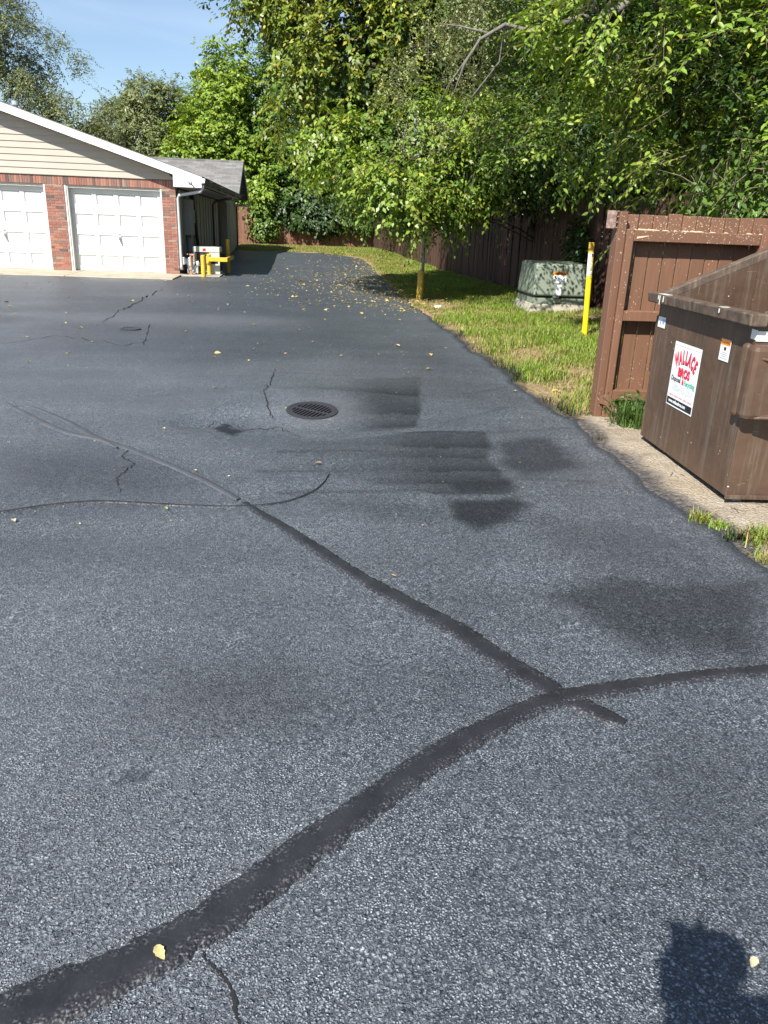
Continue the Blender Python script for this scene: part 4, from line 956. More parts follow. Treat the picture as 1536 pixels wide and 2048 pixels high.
# stickers on the low front panel (normal -x)
def fpl(nm, y0, y1, z0, z1, mat, off, par=None, bev=0): return dl(MB().box(-off, -off+.0012, y0, y1, z0, z1), nm, mat, bev, par)
S0, S1, ZS0, ZS1 = .595, 1.0, .375, .785
sg = fpl('sign_panel', S0, S1, ZS0, ZS1, M['sticker'], .003); ym = (S0+S1)/2
def st_(nm, body, size, y, z, mat, bold=.012, off=.0042, sx=1.0, rot=0, par=sg, sy=1.0):
    me = text_mesh(nm, body, size, bold, sx=sx)
    if sy != 1: me.transform(Matrix.Diagonal((1, sy, 1, 1)))
    xa = Vector((0, -math.cos(rot), math.sin(rot))); ya = Vector((0, math.sin(rot), math.cos(rot)))
    return put_text(nm, me, mat, par, (-off, y, z), xa, ya)
sw = 'WALLACE'; wds = [1.25, 1, .85, .85, 1.0, 1, .9]; tot = sum(wds); acc = 0; Rr = .315
zc_arc = .703-Rr
for ch, w in zip(sw, wds):
    a = ((acc+w/2)/tot-.5)*rad(63); acc += w
    y_, z_ = ym-math.sin(a)*Rr, zc_arc+math.cos(a)*Rr
    st_('letter', ch, .080, y_-.003, z_-.006, M['ink'], .05, .0040, .70, -a, sy=1.38); st_('letter', ch, .080, y_, z_, M['ink_red'], .05, .0048, .70, -a, sy=1.38)
st_('letters', 'BROS', .074, ym-.003, .603-.004, M['ink'], .04, .0040, 1.0); st_('letters', 'BROS', .074, ym, .603, M['ink_red'], .045, .0048, 1.0)
st_('letters', 'Disposal', .044, ym+.105, .553, M['ink'], .025, .0046); st_('letters', '&', .05, ym-.005, .551, M['ink_red'], .04, .0046); st_('letters', 'Recycling', .044, ym-.105, .551, M['ink_green'], .03, .0046, .95)
st_('phone_number', '1-800-493-3904', .066, ym, .498, M['ink_grey'], .028, .0044, .80); st_('phone_number', '1-800-493-3904', .066, ym, .498, M['sticker'], -.008, .0050, .80)
yy_ = S1-.03
for wdt in (.062, .066, .048, .056, .062):
    fpl('small_print', yy_-wdt, yy_, .443, .453, M['ink_pink'], .0044, sg); fpl('small_print', yy_-wdt-.010, yy_-wdt-.006, .446, .450, M['ink_pink'], .0044, sg) if wdt != .062 or yy_ > .9 else None; yy_ -= wdt+.015
fpl('sign_band', S0+.008, S1-.008, ZS0+.010, .428, M['ink'], .0044, sg); st_('web_address', 'www.wallacebros.com', .030, ym+.03, .408, M['sticker'], .045, .0052, .98)
fpl('sign_line', S0+.01, S1-.01, ZS1-.020, ZS1-.018, M['ink_grey'], .0044, sg)
ws = fpl('warning_sticker', .255, .375, .765, .885, M['sticker'], .0030, None, 0); fpl('sticker_band', .258, .372, .853, .883, M['orange'], .0042, ws); st_('sticker_text', 'WARNING', .024, .315, .868, M['ink'], .03, .0048, 1.0, 0, ws)
fpl('sticker_mark', .30, .325, .825, .842, M['ink'], .0042, ws)
for k in range(4): fpl('sticker_line', .275, .36-.015*(k % 2), .778+k*.011, .782+k*.011, M['ink_grey'], .0042, ws)
s2 = fpl('inventory_sticker', 1.225, 1.35, .835, .905, M['sticker'], .0030); fpl('sticker_mark', 1.235, 1.275, .862, .893, M['sticker_blue'], .0042, s2)
dl(MB().box(-.0035, -.0012, -.0035, .055, .925, .975), 'reflective_tape', M['sticker'], 0); dl(MB().box(-.0035, .085, -.0055, -.0036, .918, .970), 'reflective_tape', M['white'], 0)

# ================================================================== VEGETATION
def nrm(a): return a/(np.linalg.norm(a, axis=1)[:, None]+1e-9)
def leaf_arrays(P, A, N, L, Wd, col, detail=1, fold=.3):
    A = nrm(A); S = nrm(np.cross(A, N)); N = np.cross(S, A); n = len(P); L = L[:, None]; W2 = Wd[:, None]*.5
    if detail == 2:
        pts = [P, P+A*L*.28+S*W2*.9+N*W2*fold, P+A*L*.62+S*W2*.85+N*W2*fold, P+A*L-N*L*.10, P+A*L*.62-S*W2*.85+N*W2*fold, P+A*L*.28-S*W2*.9+N*W2*fold]
        V = np.stack(pts, 1).reshape(-1, 3); i = np.arange(n)[:, None]*6
        Fq = np.concatenate([i+np.array([[0, 1, 2, 3]]), i+np.array([[0, 3, 4, 5]])], 0); k = 6
    else:
        pts = [P, P+A*L*.45+S*W2+N*W2*fold, P+A*L-N*L*.08, P+A*L*.45-S*W2+N*W2*fold]
        V = np.stack(pts, 1).reshape(-1, 3); i = np.arange(n)[:, None]*4; Fq = i+np.array([[0, 1, 2, 3]]); k = 4
    return V, Fq, np.repeat(col, k, 0)
def tubes3(S, E, r0, r1, sag=0, n=3, seg=2):
    """many thin twigs from S to E"""
    d = E-S; a = np.tile([[.3, .2, .93]], (len(S), 1)); u = nrm(np.cross(d, a)); v = nrm(np.cross(d, u)); rings = []
    for s_ in range(seg+1):
        t = s_/seg; c = S+d*t; c = c-np.array([[0, 0, 1]])*sag*(t*t); r = r0*(1-t)+r1*t
        for k in range(n):
            an = 2*math.pi*k/n; rings.append(c+(u*math.cos(an)+v*math.sin(an))*r)
    V = np.stack(rings, 1).reshape(-1, 3); K = n*(seg+1); i = np.arange(len(S))[:, None]*K; F_ = []
    for s_ in range(seg):
        for k in range(n):
            a0, b0 = s_*n+k, s_*n+(k+1) % n; F_.append(i+np.array([[a0, b0, b0+n, a0+n]]))
    return V, np.concatenate(F_, 0)
def wobble_noise(P, f, seed):
    r = np.random.default_rng(seed); z = 0
    for k in range(5):
        w = r.normal(0, 1, 3)*f; z = z+np.sin(P@w+r.uniform(0, 6.28))
    return z/5
def clusters(lobes, n, rng, shell=(.55, 1.0), gap=.15, gf=1.2, seed=1):
    wts = np.array([l[6] if len(l) > 6 else l[3]*l[4]*l[5] for l in lobes], float); wts /= wts.sum(); C = []; O = []
    m = int(n*2.2); ch = rng.choice(len(lobes), m, p=wts)
    d = nrm(rng.normal(0, 1, (m, 3))); r = rng.uniform(shell[0]**3, shell[1]**3, m)**(1/3)
    L = np.array([l[:6] for l in lobes]); c = L[ch, :3]+d*r[:, None]*L[ch, 3:6]; o = nrm(d/L[ch, 3:6])
    ok = wobble_noise(c, gf, seed) > -gap*1.0-.25
    c, o = c[ok][:n], o[ok][:n]
    return c, o
def foliage(c, o, rng, twigs, nl, tl, cr, leaf, asp, droop, cols, spread=.75, outw=.8, sag=.12, leafdroop=.25, hang=0, detail=1, clr_var=.25, upn=1.0, minz=None, twigfrac=.5):
    nc = len(c)
    C = np.repeat(c, twigs, 0); O = np.repeat(o, twigs, 0); n = len(C)
    S = C+rng.normal(0, cr, (n, 3)); D = nrm(O*outw+rng.normal(0, spread, (n, 3))+np.array([[0, 0, -droop]])); Ln = tl*rng.uniform(.55, 1.25, n)
    S = S-D*Ln[:, None]*.4
    E = S+D*Ln[:, None]; tsel = rng.random(n) < twigfrac
    tv, tf_ = tubes3(S[tsel], E[tsel], .006, .002, sag)
    t = np.tile(np.linspace(.12, 1.02, nl), n); SS = np.repeat(S, nl, 0); DD_ = np.repeat(D, nl, 0); LL = np.repeat(Ln, nl)
    P = SS+DD_*(LL*t)[:, None]; P[:, 2] -= sag*t*t; P += rng.normal(0, .012, P.shape)
    side = np.where(np.arange(len(P)) % 2 == 0, 1.0, -1.0)[:, None]
    up = np.array([[0, 0, 1.0]]); sd_ = nrm(np.cross(DD_, up+rng.normal(0, .05, P.shape)))
    A = DD_*.55+sd_*side*.8+np.array([[0, 0, -leafdroop]])+rng.normal(0, .22, P.shape)
    N = up*upn+np.repeat(np.repeat(o, twigs, 0), nl, 0)*.55+rng.normal(0, .35, P.shape)
    if hang: A = A*(1-hang)+hang*np.array([[0, 0, -1.0]]); N = N+np.repeat(np.repeat(o, twigs, 0), nl, 0)*hang*2
    Lf = leaf*rng.uniform(.65, 1.2, len(P)); Wd = Lf*asp*rng.uniform(.85, 1.1, len(P))
    pal = np.array(cols); cc = rng.random(nc)
    base = pal[0]*(1-cc[:, None])+pal[1]*cc[:, None]; base = np.repeat(np.repeat(base, twigs, 0), nl, 0)
    alt = rng.random(len(P)) < clr_var*.5; base[alt] = pal[2]*rng.uniform(.8, 1.1, (alt.sum(), 1)); base = base*rng.uniform(1-clr_var, 1+clr_var, (len(P), 1))
    if minz is not None:
        k = P[:, 2] > minz(P); P, A, N, Lf, Wd, base = P[k], A[k], N[k], Lf[k], Wd[k], base[k]
    return leaf_arrays(P, A, N, Lf, Wd, base, detail), (tv, tf_)
def cat_(parts):
    V, F_, C = [], [], []; off = 0
    for v, f, c in parts: V.append(v); F_.append(f+off); C.append(c); off += len(v)
    return np.concatenate(V), np.concatenate(F_), np.concatenate(C)
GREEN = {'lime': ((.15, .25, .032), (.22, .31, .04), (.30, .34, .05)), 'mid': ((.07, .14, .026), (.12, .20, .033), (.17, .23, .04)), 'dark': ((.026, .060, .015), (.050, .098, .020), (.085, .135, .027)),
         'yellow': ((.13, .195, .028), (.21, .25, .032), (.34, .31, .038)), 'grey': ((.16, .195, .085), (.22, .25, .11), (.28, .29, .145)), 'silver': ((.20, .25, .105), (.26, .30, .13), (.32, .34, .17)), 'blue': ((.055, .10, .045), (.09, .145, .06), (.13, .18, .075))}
NLEAF = 0
def tree(name, label, cat, base, trunk, lobes, sets, group=None, bark='bark', limbs=24, limb_r=.035, seed=1, extra=None):
    """trunk: list of (points, radii); sets: list of dicts of foliage settings"""
    global NLEAF
    rng = np.random.default_rng(seed); root = empty(name, base, label, cat, group)
    mb = MB()
    for pts, rad_ in trunk: mb.tube(pts, rad_, 9)
    mb.build('trunk', M[bark], root, smooth=True)
    parts = []; tws = []; allc = []
    for st in sets:
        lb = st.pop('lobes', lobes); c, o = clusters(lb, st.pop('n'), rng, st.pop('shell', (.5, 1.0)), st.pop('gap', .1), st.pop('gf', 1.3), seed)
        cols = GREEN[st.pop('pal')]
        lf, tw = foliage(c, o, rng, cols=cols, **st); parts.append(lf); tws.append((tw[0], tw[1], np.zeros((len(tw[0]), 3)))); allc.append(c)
    V, F_, C = cat_(parts); NLEAF += len(F_)
    o = link('crown', arrmesh('crown', V, F_, C), M['leaf'], root); o['kind'] = 'stuff'
    V, F_, _ = cat_(tws); o = link('twigs', arrmesh('twigs', V, F_), M['twig'], root); o['kind'] = 'stuff'
    allc = np.concatenate(allc); tp = np.array([p for p in trunk[0][0]], float); lm = MB()
    for i in rng.choice(len(allc), min(limbs, len(allc)), replace=False):
        e = allc[i]; cand = tp[(tp[:, 2] < e[2]+.3)]; s = cand[rng.integers(max(len(cand)//2, 0), len(cand))] if len(cand) else tp[0]
        s = s+rng.normal(0, .03, 3); mdl = (s+e)/2+np.array([0, 0, .18*np.linalg.norm(e-s)])*rng.uniform(.2, 1)+rng.normal(0, .08, 3)*np.linalg.norm(e-s)*.4
        pts = [s*(1-t)**2+2*mdl*t*(1-t)+e*t*t for t in np.linspace(0, 1, 7)]
        r0 = limb_r*rng.uniform(.6, 1.3); lm.tube(pts, [r0*(1-.85*t) for t in np.linspace(0, 1, 7)], 5, cap=False)
    if extra:
        for pts, rad_ in extra: lm.tube(pts, rad_, 8)
    lm.build('branches', M[bark], root, smooth=True)
    return root

# -- right: elm spreading over the gate, near and large leaved
ELM = [(4.9, 9.2, 3.3, 1.5, 1.5, .95), (3.55, 9.4, 3.75, 1.0, 1.2, .6), (5.4, 8.2, 2.6, 1.5, 1.2, .75), (6.3, 9.5, 5.4, 2.4, 2.2, 1.5), (5.9, 7.6, 4.0, 1.5, 1.0, .9), (4.5, 8.3, 2.25, 1.0, .8, .4), (3.9, 10.4, 2.75, .85, 1.0, .6), (5.3, 8.4, 3.75, .9, .8, .6), (6.2, 8.2, 3.2, .9, .8, .7)]
tree('elm_tree', 'elm with layered lime green leaves spreading above the dumpster gate', 'tree', (7.2, 10.2, 0),
     [([(7.2, 10.2, -.1), (7.0, 10.0, 1.5), (6.7, 9.8, 3.2), (6.4, 9.6, 5.0), (6.2, 9.4, 7.2)], [.17, .15, .12, .09, .04]), ([(6.9, 9.9, 1.8), (6.0, 9.2, 3.0), (5.0, 8.7, 3.6), (4.0, 8.6, 3.9)], [.08, .06, .04, .015]), ([(6.9, 9.9, 1.6), (5.9, 8.6, 2.4), (5.2, 7.9, 2.8)], [.07, .045, .015])],
     ELM,
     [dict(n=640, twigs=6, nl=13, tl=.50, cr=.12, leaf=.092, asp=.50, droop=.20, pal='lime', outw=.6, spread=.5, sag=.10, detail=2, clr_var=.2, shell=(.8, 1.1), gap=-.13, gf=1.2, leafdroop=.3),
      dict(n=420, twigs=6, nl=11, tl=.45, cr=.2, leaf=.09, asp=.52, droop=.15, pal='dark', spread=.8, shell=(.3, .85), gap=.1, gf=1.4, twigfrac=.25),  # inner leaves coloured darker, painting the shade inside the crown
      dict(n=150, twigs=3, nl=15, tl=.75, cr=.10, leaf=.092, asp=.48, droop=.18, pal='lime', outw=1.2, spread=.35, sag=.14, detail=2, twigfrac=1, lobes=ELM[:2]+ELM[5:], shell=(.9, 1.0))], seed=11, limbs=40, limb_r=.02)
tree('hackberry_tree', 'leaning tree with a bare grey limb and fine grey green leaves', 'tree', (6.4, 14.6, 0),
     [([(6.4, 14.6, -.1), (6.2, 14.2, 2.0), (5.6, 13.4, 3.8), (4.9, 12.6, 4.8), (4.6, 12.2, 6.5)], [.15, .13, .10, .07, .03]),
      ([(4.8, 11.6, 4.75), (3.95, 11.2, 4.13), (3.55, 11.0, 4.02), (3.17, 11.0, 3.90), (2.79, 11.0, 3.80), (2.47, 11.0, 3.86), (2.16, 11.0, 3.68), (1.99, 11.05, 3.40), (1.86, 11.1, 3.0)], [.062, .05, .045, .04, .034, .024, .02, .015, .008])],
     [(2.2, 12.6, 4.3, .8, .9, 1.1), (1.75, 13.2, 3.4, .6, .8, .75), (3.3, 13.4, 5.2, 1.4, 1.2, .8), (4.6, 13, 6.4, 2.0, 1.8, 1.4)],
     [dict(n=420, twigs=9, nl=13, tl=.45, cr=.15, leaf=.055, asp=.46, droop=.5, pal='silver', spread=.75, outw=.35, sag=.12, shell=(.3, 1.0), gap=.0, gf=2.2, twigfrac=.4),
      dict(n=260, twigs=6, nl=10, tl=.5, cr=.2, leaf=.075, asp=.52, droop=.3, pal='mid', shell=(.4, 1.0), gap=.1, twigfrac=.3, lobes=[(3.9, 13.6, 5.0, 1.9, 1.3, 1.0), (4.3, 13.8, 3.7, 1.2, 1.2, .9), (3.5, 13.0, 2.95, .9, 1.1, .6)])],
     bark='bark_pale', seed=12, limbs=24, limb_r=.014,
     extra=[([(2.47, 11.0, 3.86), (2.5, 11.3, 3.5), (2.2, 11.5, 3.1), (2.05, 11.6, 2.75)], [.016, .013, .009, .004]), ([(2.9, 11.0, 3.82), (2.75, 10.8, 3.55), (2.6, 10.7, 3.38)], [.014, .010, .005]), ([(2.3, 11, 3.75), (1.95, 11.4, 3.9), (1.7, 11.8, 4.0)], [.014, .01, .004]), ([(2.16, 11.0, 3.68), (1.85, 11.4, 3.2), (1.7, 11.7, 2.8)], [.012, .008, .004]), ([(3.55, 11, 4.02), (3.7, 10.8, 4.5), (3.5, 10.7, 5.0)], [.03, .02, .01])])
# mulberry drooping over the drive
tree('mulberry_tree', 'tall mulberry with drooping yellow green leaves overhanging the driveway', 'tree', (5.2, 20.5, 0),
     [([(5.6, 20.5, -.1), (5.2, 20.3, 1.8), (4.4, 20.0, 3.6), (3.4, 19.7, 5.2), (2.4, 19.4, 6.8), (1.6, 19.2, 8.0)], [.22, .19, .16, .12, .08, .04]), ([(4.4, 20, 3.6), (3.0, 18.8, 4.3), (1.6, 18.2, 4.6), (.3, 18, 4.5)], [.10, .08, .05, .02])],
     [(.6, 19.2, 6.4, 1.9, 1.6, 1.25), (.6, 18.8, 4.75, 1.5, 1.4, .9), (2.4, 19.2, 5.4, 1.7, 1.6, 1.3), (1.2, 19.4, 3.7, 1.35, 1.2, .8), (-.1, 18.8, 3.7, .9, .9, .6), (2.0, 18.3, 3.9, 1.2, 1, .7), (2.2, 19.4, 8.0, 2.6, 2.2, 1.5), (-.6, 19.3, 6.0, .85, .8, .6, 1.2), (3.2, 19.8, 3.6, 1.3, 1.2, 1.1)],
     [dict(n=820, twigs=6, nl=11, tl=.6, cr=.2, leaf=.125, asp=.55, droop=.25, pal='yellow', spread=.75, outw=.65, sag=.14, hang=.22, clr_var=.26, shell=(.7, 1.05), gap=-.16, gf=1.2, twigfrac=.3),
      dict(n=460, twigs=6, nl=10, tl=.65, cr=.3, leaf=.14, asp=.55, droop=.3, pal='dark', spread=.8, shell=(.2, .8), hang=.2, gap=.1, twigfrac=.15)], seed=13, limbs=40, limb_r=.035)  # dark inner fill, crown shade put into the leaf colour
# low branch tree at the pole bollard
tree('mulberry_sapling', 'low bushy mulberry with broad bright leaves hanging round the pole', 'tree', (5.6, 18.6, 0),
     [([(5.6, 18.6, -.1), (5.3, 18.5, 1.2), (4.7, 18.2, 2.3), (3.6, 17.3, 2.7), (2.4, 16.6, 2.6), (1.4, 16.2, 2.4)], [.08, .07, .06, .05, .03, .012])],
     [(1.75, 16.1, 2.1, 1.0, .9, .45), (2.55, 16.6, 1.95, .95, .8, .6), (1.1, 16.4, 2.35, .8, .7, .35), (3.2, 17.1, 2.6, 1.1, 1.0, .8), (2.3, 15.8, 1.75, .5, .5, .3), (2.2, 17.6, 3.1, 1.6, 1.0, .7), (3.4, 16.2, 2.5, .8, .8, .6), (.7, 17.6, 3.0, .9, .8, .5), (3.2, 16.8, 3.3, 1.2, .9, .7)],
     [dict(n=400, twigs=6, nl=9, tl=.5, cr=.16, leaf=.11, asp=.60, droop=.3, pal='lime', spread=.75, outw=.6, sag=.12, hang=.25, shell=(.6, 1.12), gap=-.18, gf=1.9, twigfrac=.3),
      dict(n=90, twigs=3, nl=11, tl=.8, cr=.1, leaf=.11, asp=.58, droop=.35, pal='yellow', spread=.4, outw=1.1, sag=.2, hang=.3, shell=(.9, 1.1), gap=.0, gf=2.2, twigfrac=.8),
      dict(n=330, twigs=6, nl=9, tl=.45, cr=.2, leaf=.10, asp=.58, droop=.25, pal='mid', spread=.8, shell=(.2, .85), hang=.2, gap=.1, twigfrac=.2)], seed=14, limbs=30, limb_r=.016)  # inner layer in a deeper green, shade painted into the leaves
# dark masses behind the fence
tree('box_elder_tree', 'dark box elder behind the fence above the transformer', 'tree', (7.6, 16.5, 0),
     [([(7.6, 16.5, -.1), (7.3, 16.3, 2.5), (7.0, 16, 5), (6.8, 16, 8)], [.2, .17, .12, .05])],
     [(4.6, 14.4, 3.0, 1.4, 2.3, .75), (5.9, 14.2, 4.4, 1.8, 2.0, 1.5), (5.8, 17.4, 3.6, 1.8, 2.2, 1.6), (6.8, 16, 6.8, 2.5, 2.8, 2.0), (4.6, 17.5, 3.0, 1.0, 1.6, .7), (4.9, 12.2, 2.75, 1.0, 1.4, .6), (4.5, 19.5, 3.1, .9, 1.8, .8)],
     [dict(n=800, twigs=6, nl=10, tl=.5, cr=.22, leaf=.11, asp=.54, droop=.35, pal='dark', spread=.75, sag=.15, shell=(.5, 1.0), gap=-.12, gf=1.1, hang=.2, twigfrac=.25),
      dict(n=110, twigs=5, nl=10, tl=.55, cr=.15, leaf=.10, asp=.5, droop=.35, pal='mid', spread=.6, outw=1, sag=.15, shell=(.95, 1.08), gap=-.1, gf=1.5, hang=.2, twigfrac=.5)], seed=15, limbs=36, limb_r=.025)
tree('box_elder_tree', 'tall dark box elder behind the fence right of the elm', 'tree', (10.2, 12.0, 0),
     [([(10.2, 12, -.1), (9.9, 11.8, 3), (9.6, 11.6, 6.5), (9.4, 11.4, 9)], [.22, .18, .12, .04])],
     [(8.4, 11.6, 3.4, 2.2, 1.9, 1.8), (8.4, 9.2, 3.4, 2.0, 1.8, 1.5), (9.2, 11, 6.4, 2.8, 2.6, 2.2)],
     [dict(n=520, twigs=6, nl=9, tl=.6, cr=.25, leaf=.13, asp=.55, droop=.3, pal='dark', spread=.8, shell=(.6, 1.0), gap=.1, hang=.15, twigfrac=.2)], seed=16, limbs=36, limb_r=.03)
tree('locust_tree', 'dark tree between the mulberry and the back fence corner', 'tree', (6.6, 30, .2),
     [([(6.6, 30, 0), (6.2, 29.8, 3), (5.8, 29.6, 6.5), (5.6, 29.5, 10)], [.24, .2, .14, .05])],
     [(5.0, 28.6, 4.0, 1.9, 2.8, 1.9), (4.6, 30, 7.2, 2.8, 2.9, 2.4), (4.9, 25.5, 5.0, 1.8, 2.4, 2.2), (4.5, 33.5, 4.2, 1.9, 2.8, 2.2), (4.9, 26, 2.7, 1.2, 2.4, .8), (4.0, 36.5, 3.4, 1.6, 2.6, 1.7)],
     [dict(n=760, twigs=6, nl=9, tl=.75, cr=.3, leaf=.16, asp=.55, droop=.35, pal='mid', spread=.75, sag=.2, shell=(.55, 1.0), gap=.05, hang=.25, twigfrac=.2)], seed=17, limbs=40)
# understory mass that closes the wood behind the fence
rng = np.random.default_rng(18)
lb = [(8.6, 8 + 4.2*i, 2.8, 2.0, 2.6, 2.6) for i in range(9)]+[(12, 8+6*i, 6, 2.5, 4, 4.5) for i in range(6)]+[(7.6, 22+4*i, 6.0, 2.2, 2.6, 3) for i in range(5)]+[(9.5, 13+4*i, 6.5, 2.0, 3, 3) for i in range(4)]
c, o = clusters(lb, 2400, rng, (.6, 1.0), .6, 1, 3); lf, tw = foliage(c, o, rng, 5, 8, 1.0, .4, .24, .65, .3, ((.022, .05, .013), (.035, .07, .016), (.05, .09, .02)), hang=.2, twigfrac=.2)
o_ = link('woodland_undergrowth', arrmesh('woodland_undergrowth', *lf), M['leaf']); tag(o_, 'dense dark woodland thicket behind the long fence', 'thicket', kind='stuff'); NLEAF += len(lf[1])
# far trees behind the back fence
def far_tree(label, x, y, h, w, pal, leaf, n, seed, name='maple_tree', group='trees beyond the back fence', low=.8, **k):
    z0 = .3
    lb = [(x, y, z0+h*.52, w*.78, w*.7, h*.40), (x-w*.45, y-.6, z0+h*.34, w*.6, w*.55, h*.30), (x+w*.48, y-.5, z0+h*.36, w*.58, w*.55, h*.30), (x+w*.1, y, z0+h*.80, w*.5, w*.48, h*.20), (x, y-w*.3, z0+low+h*.12, w*.75, w*.4, h*.14)]
    kk = dict(n=n, twigs=6, nl=9, tl=h*.075, cr=h*.026, leaf=leaf, asp=.6, droop=.2, pal=pal, spread=.8, outw=.8, sag=.1, shell=(.6, 1.03), gap=-.12, gf=.8, hang=.2, twigfrac=.12); kk.update(k)
    return tree(name, label, 'tree', (x, y, z0), [([(x, y, 0), (x+.1, y, h*.3), (x, y+.1, h*.5), (x+.1, y, h*.72)], [h*.026, h*.02, h*.012, h*.003])], lb, [kk], group, seed=seed, limbs=22, limb_r=h*.004)
far_tree('bright green maple behind the back fence above the rear garage', -4.3, 46.0, 10.2, 3.2, 'lime', .24, 620, 21, clr_var=.3)
far_tree('dark maple behind the middle of the back fence', -.6, 46.5, 11.5, 3.4, 'mid', .24, 620, 22)
far_tree('shaded maple behind the right end of the back fence', 3.2, 47.5, 11.0, 3.4, 'dark', .24, 560, 23)
far_tree('tall maple standing furthest back behind the fence corner', 6.0, 51, 14, 4.2, 'mid', .30, 460, 24)
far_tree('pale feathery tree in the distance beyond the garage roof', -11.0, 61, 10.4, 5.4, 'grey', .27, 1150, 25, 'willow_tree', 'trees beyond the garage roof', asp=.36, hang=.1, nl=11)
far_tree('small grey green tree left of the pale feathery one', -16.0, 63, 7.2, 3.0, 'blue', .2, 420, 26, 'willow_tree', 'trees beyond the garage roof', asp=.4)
far_tree('yellow green tree right of the pale feathery one', -6.4, 58, 10.8, 3.0, 'lime', .2, 620, 27, 'willow_tree', 'trees beyond the garage roof', asp=.4)
# tall airy tree at the left edge
ax_, ay_ = -19.8, 50.0
tree('black_locust_tree', 'tall airy thin leaved tree rising behind the garage at the left', 'tree', (ax_, ay_, 0),
     [([(ax_+2.2, ay_, 0), (ax_+2.3, ay_, 4), (ax_+1.6, ay_, 8), (ax_+1.0, ay_, 12), (ax_+.6, ay_, 15.0)], [.26, .22, .15, .08, .02]), ([(ax_+2.3, ay_, 3.5), (ax_+3.7, ay_-.5, 7), (ax_+4.6, ay_-.5, 9.6)], [.11, .07, .02]), ([(ax_+2.2, ay_, 4.5), (ax_+4.9, ay_+.5, 6.2), (ax_+6.9, ay_+.5, 6.9)], [.06, .04, .012]), ([(ax_+2.2, ay_, 5.0), (ax_+.4, ay_+.5, 8), (ax_-1.5, ay_+.5, 11.2)], [.13, .08, .03])],
     [(ax_+1.6, ay_, 11.6, 3.1, 2.5, 2.6), (ax_+4.5, ay_, 9.2, 2.5, 2.2, 2.0), (ax_+6.4, ay_, 6.7, 2.2, 1.8, 1.5), (ax_+5.6, ay_, 8.6, 2.4, 1.8, 1.8), (ax_-1.6, ay_, 8.5, 3.0, 2.5, 3.2), (ax_+3.2, ay_, 6.0, 2.4, 2.0, 1.5)],
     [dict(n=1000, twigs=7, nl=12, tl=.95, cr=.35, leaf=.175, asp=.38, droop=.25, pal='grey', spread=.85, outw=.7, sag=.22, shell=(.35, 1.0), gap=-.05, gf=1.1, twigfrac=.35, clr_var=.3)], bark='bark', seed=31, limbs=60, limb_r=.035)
far_tree('dark low tree at the foot of the tall airy tree', -13.0, 52.5, 6.6, 1.9, 'dark', .18, 320, 32, 'maple_tree', 'trees beyond the garage roof')
# shrubs hanging over the back fence
def shrub(label, x, y, z, rx, ry, rz_, pal, leaf, n, seed, name='fence_shrub', group='shrubs spilling over the back fence', **k):
    if name == 'fence_shrub': y, ry, z = 42.2+(x+9)/12.5*1.4+.15, .5, z-.55
    kk = dict(n=n, twigs=6, nl=8, tl=.5, cr=.15, leaf=leaf, asp=.65, droop=.35, pal=pal, spread=.75, outw=.7, sag=.12, shell=(.5, 1.0), gap=.0, gf=1.8, hang=.25, twigfrac=.4); kk.update(k)
    return tree(name, label, 'shrub', (x, y, .2), [([(x, y, .1), (x+.1, y, z*.6), (x, y-.1, z)], [.05, .04, .02])], [(x, y-.15, z, rx, ry, rz_), (x+rx*.5, y-.3, z-rz_*.5, rx*.5, ry*.7, rz_*.6)], [kk], group, seed=seed, limbs=12, limb_r=.02)
shrub('bright lime shrub over the back fence next to the rear garage', -1.9, 42.1, 3.5, 1.0, .8, .55, 'lime', .20, 60, 41)
shrub('shady shrub hanging low at the left end of the back fence', -2.3, 41.9, 2.2, .7, .6, .9, 'mid', .18, 60, 42)
shrub('blue green shrub drooping over the middle of the back fence', .1, 42.4, 2.9, 1.2, .8, .95, 'blue', .20, 110, 43)
shrub('grey green vine shrub over the right part of the back fence', 1.7, 42.6, 2.7, 1.0, .7, .75, 'blue', .17, 80, 44)
shrub('broad leaved shrub drooping at the fence corner', 3.0, 42.4, 2.5, .9, .8, .9, 'lime', .2, 80, 45)
shrub('dark green shrub between the lime shrub and the blue green one', -.9, 42.3, 2.75, .8, .7, .7, 'dark', .17, 70, 49)
shrub('mid green shrub spilling beside the grey green vine shrub', 2.5, 42.3, 2.9, .9, .7, .8, 'mid', .18, 80, 50)
shrub('low dark creeper over the fence right of the blue green shrub', .9, 42.3, 2.35, .7, .7, .6, 'dark', .15, 60, 51)
# vine on the fence behind the transformer, sprig beside the gate
shrub('dark vine climbing the fence behind the transformer', fence_x(15.6)-.14, 15.6, 1.25, .14, .5, .5, 'dark', .09, 40, 46, 'fence_vine', None, tl=.3, cr=.06)
shrub('leafy sprig poking out between the gate post and fence', 3.15, 7.6, 1.2, .35, .12, .2, 'mid', .06, 4, 47, 'leafy_sprig', None, tl=.35, cr=.05, detail=2, asp=.45)
shrub('bushy leaves filling the top of the enclosure behind the gate', 4.6, 7.2, 1.75, 1.3, .6, .45, 'mid', .075, 130, 48, 'honeysuckle_shrub', None, tl=.45, cr=.1, detail=2, asp=.5)

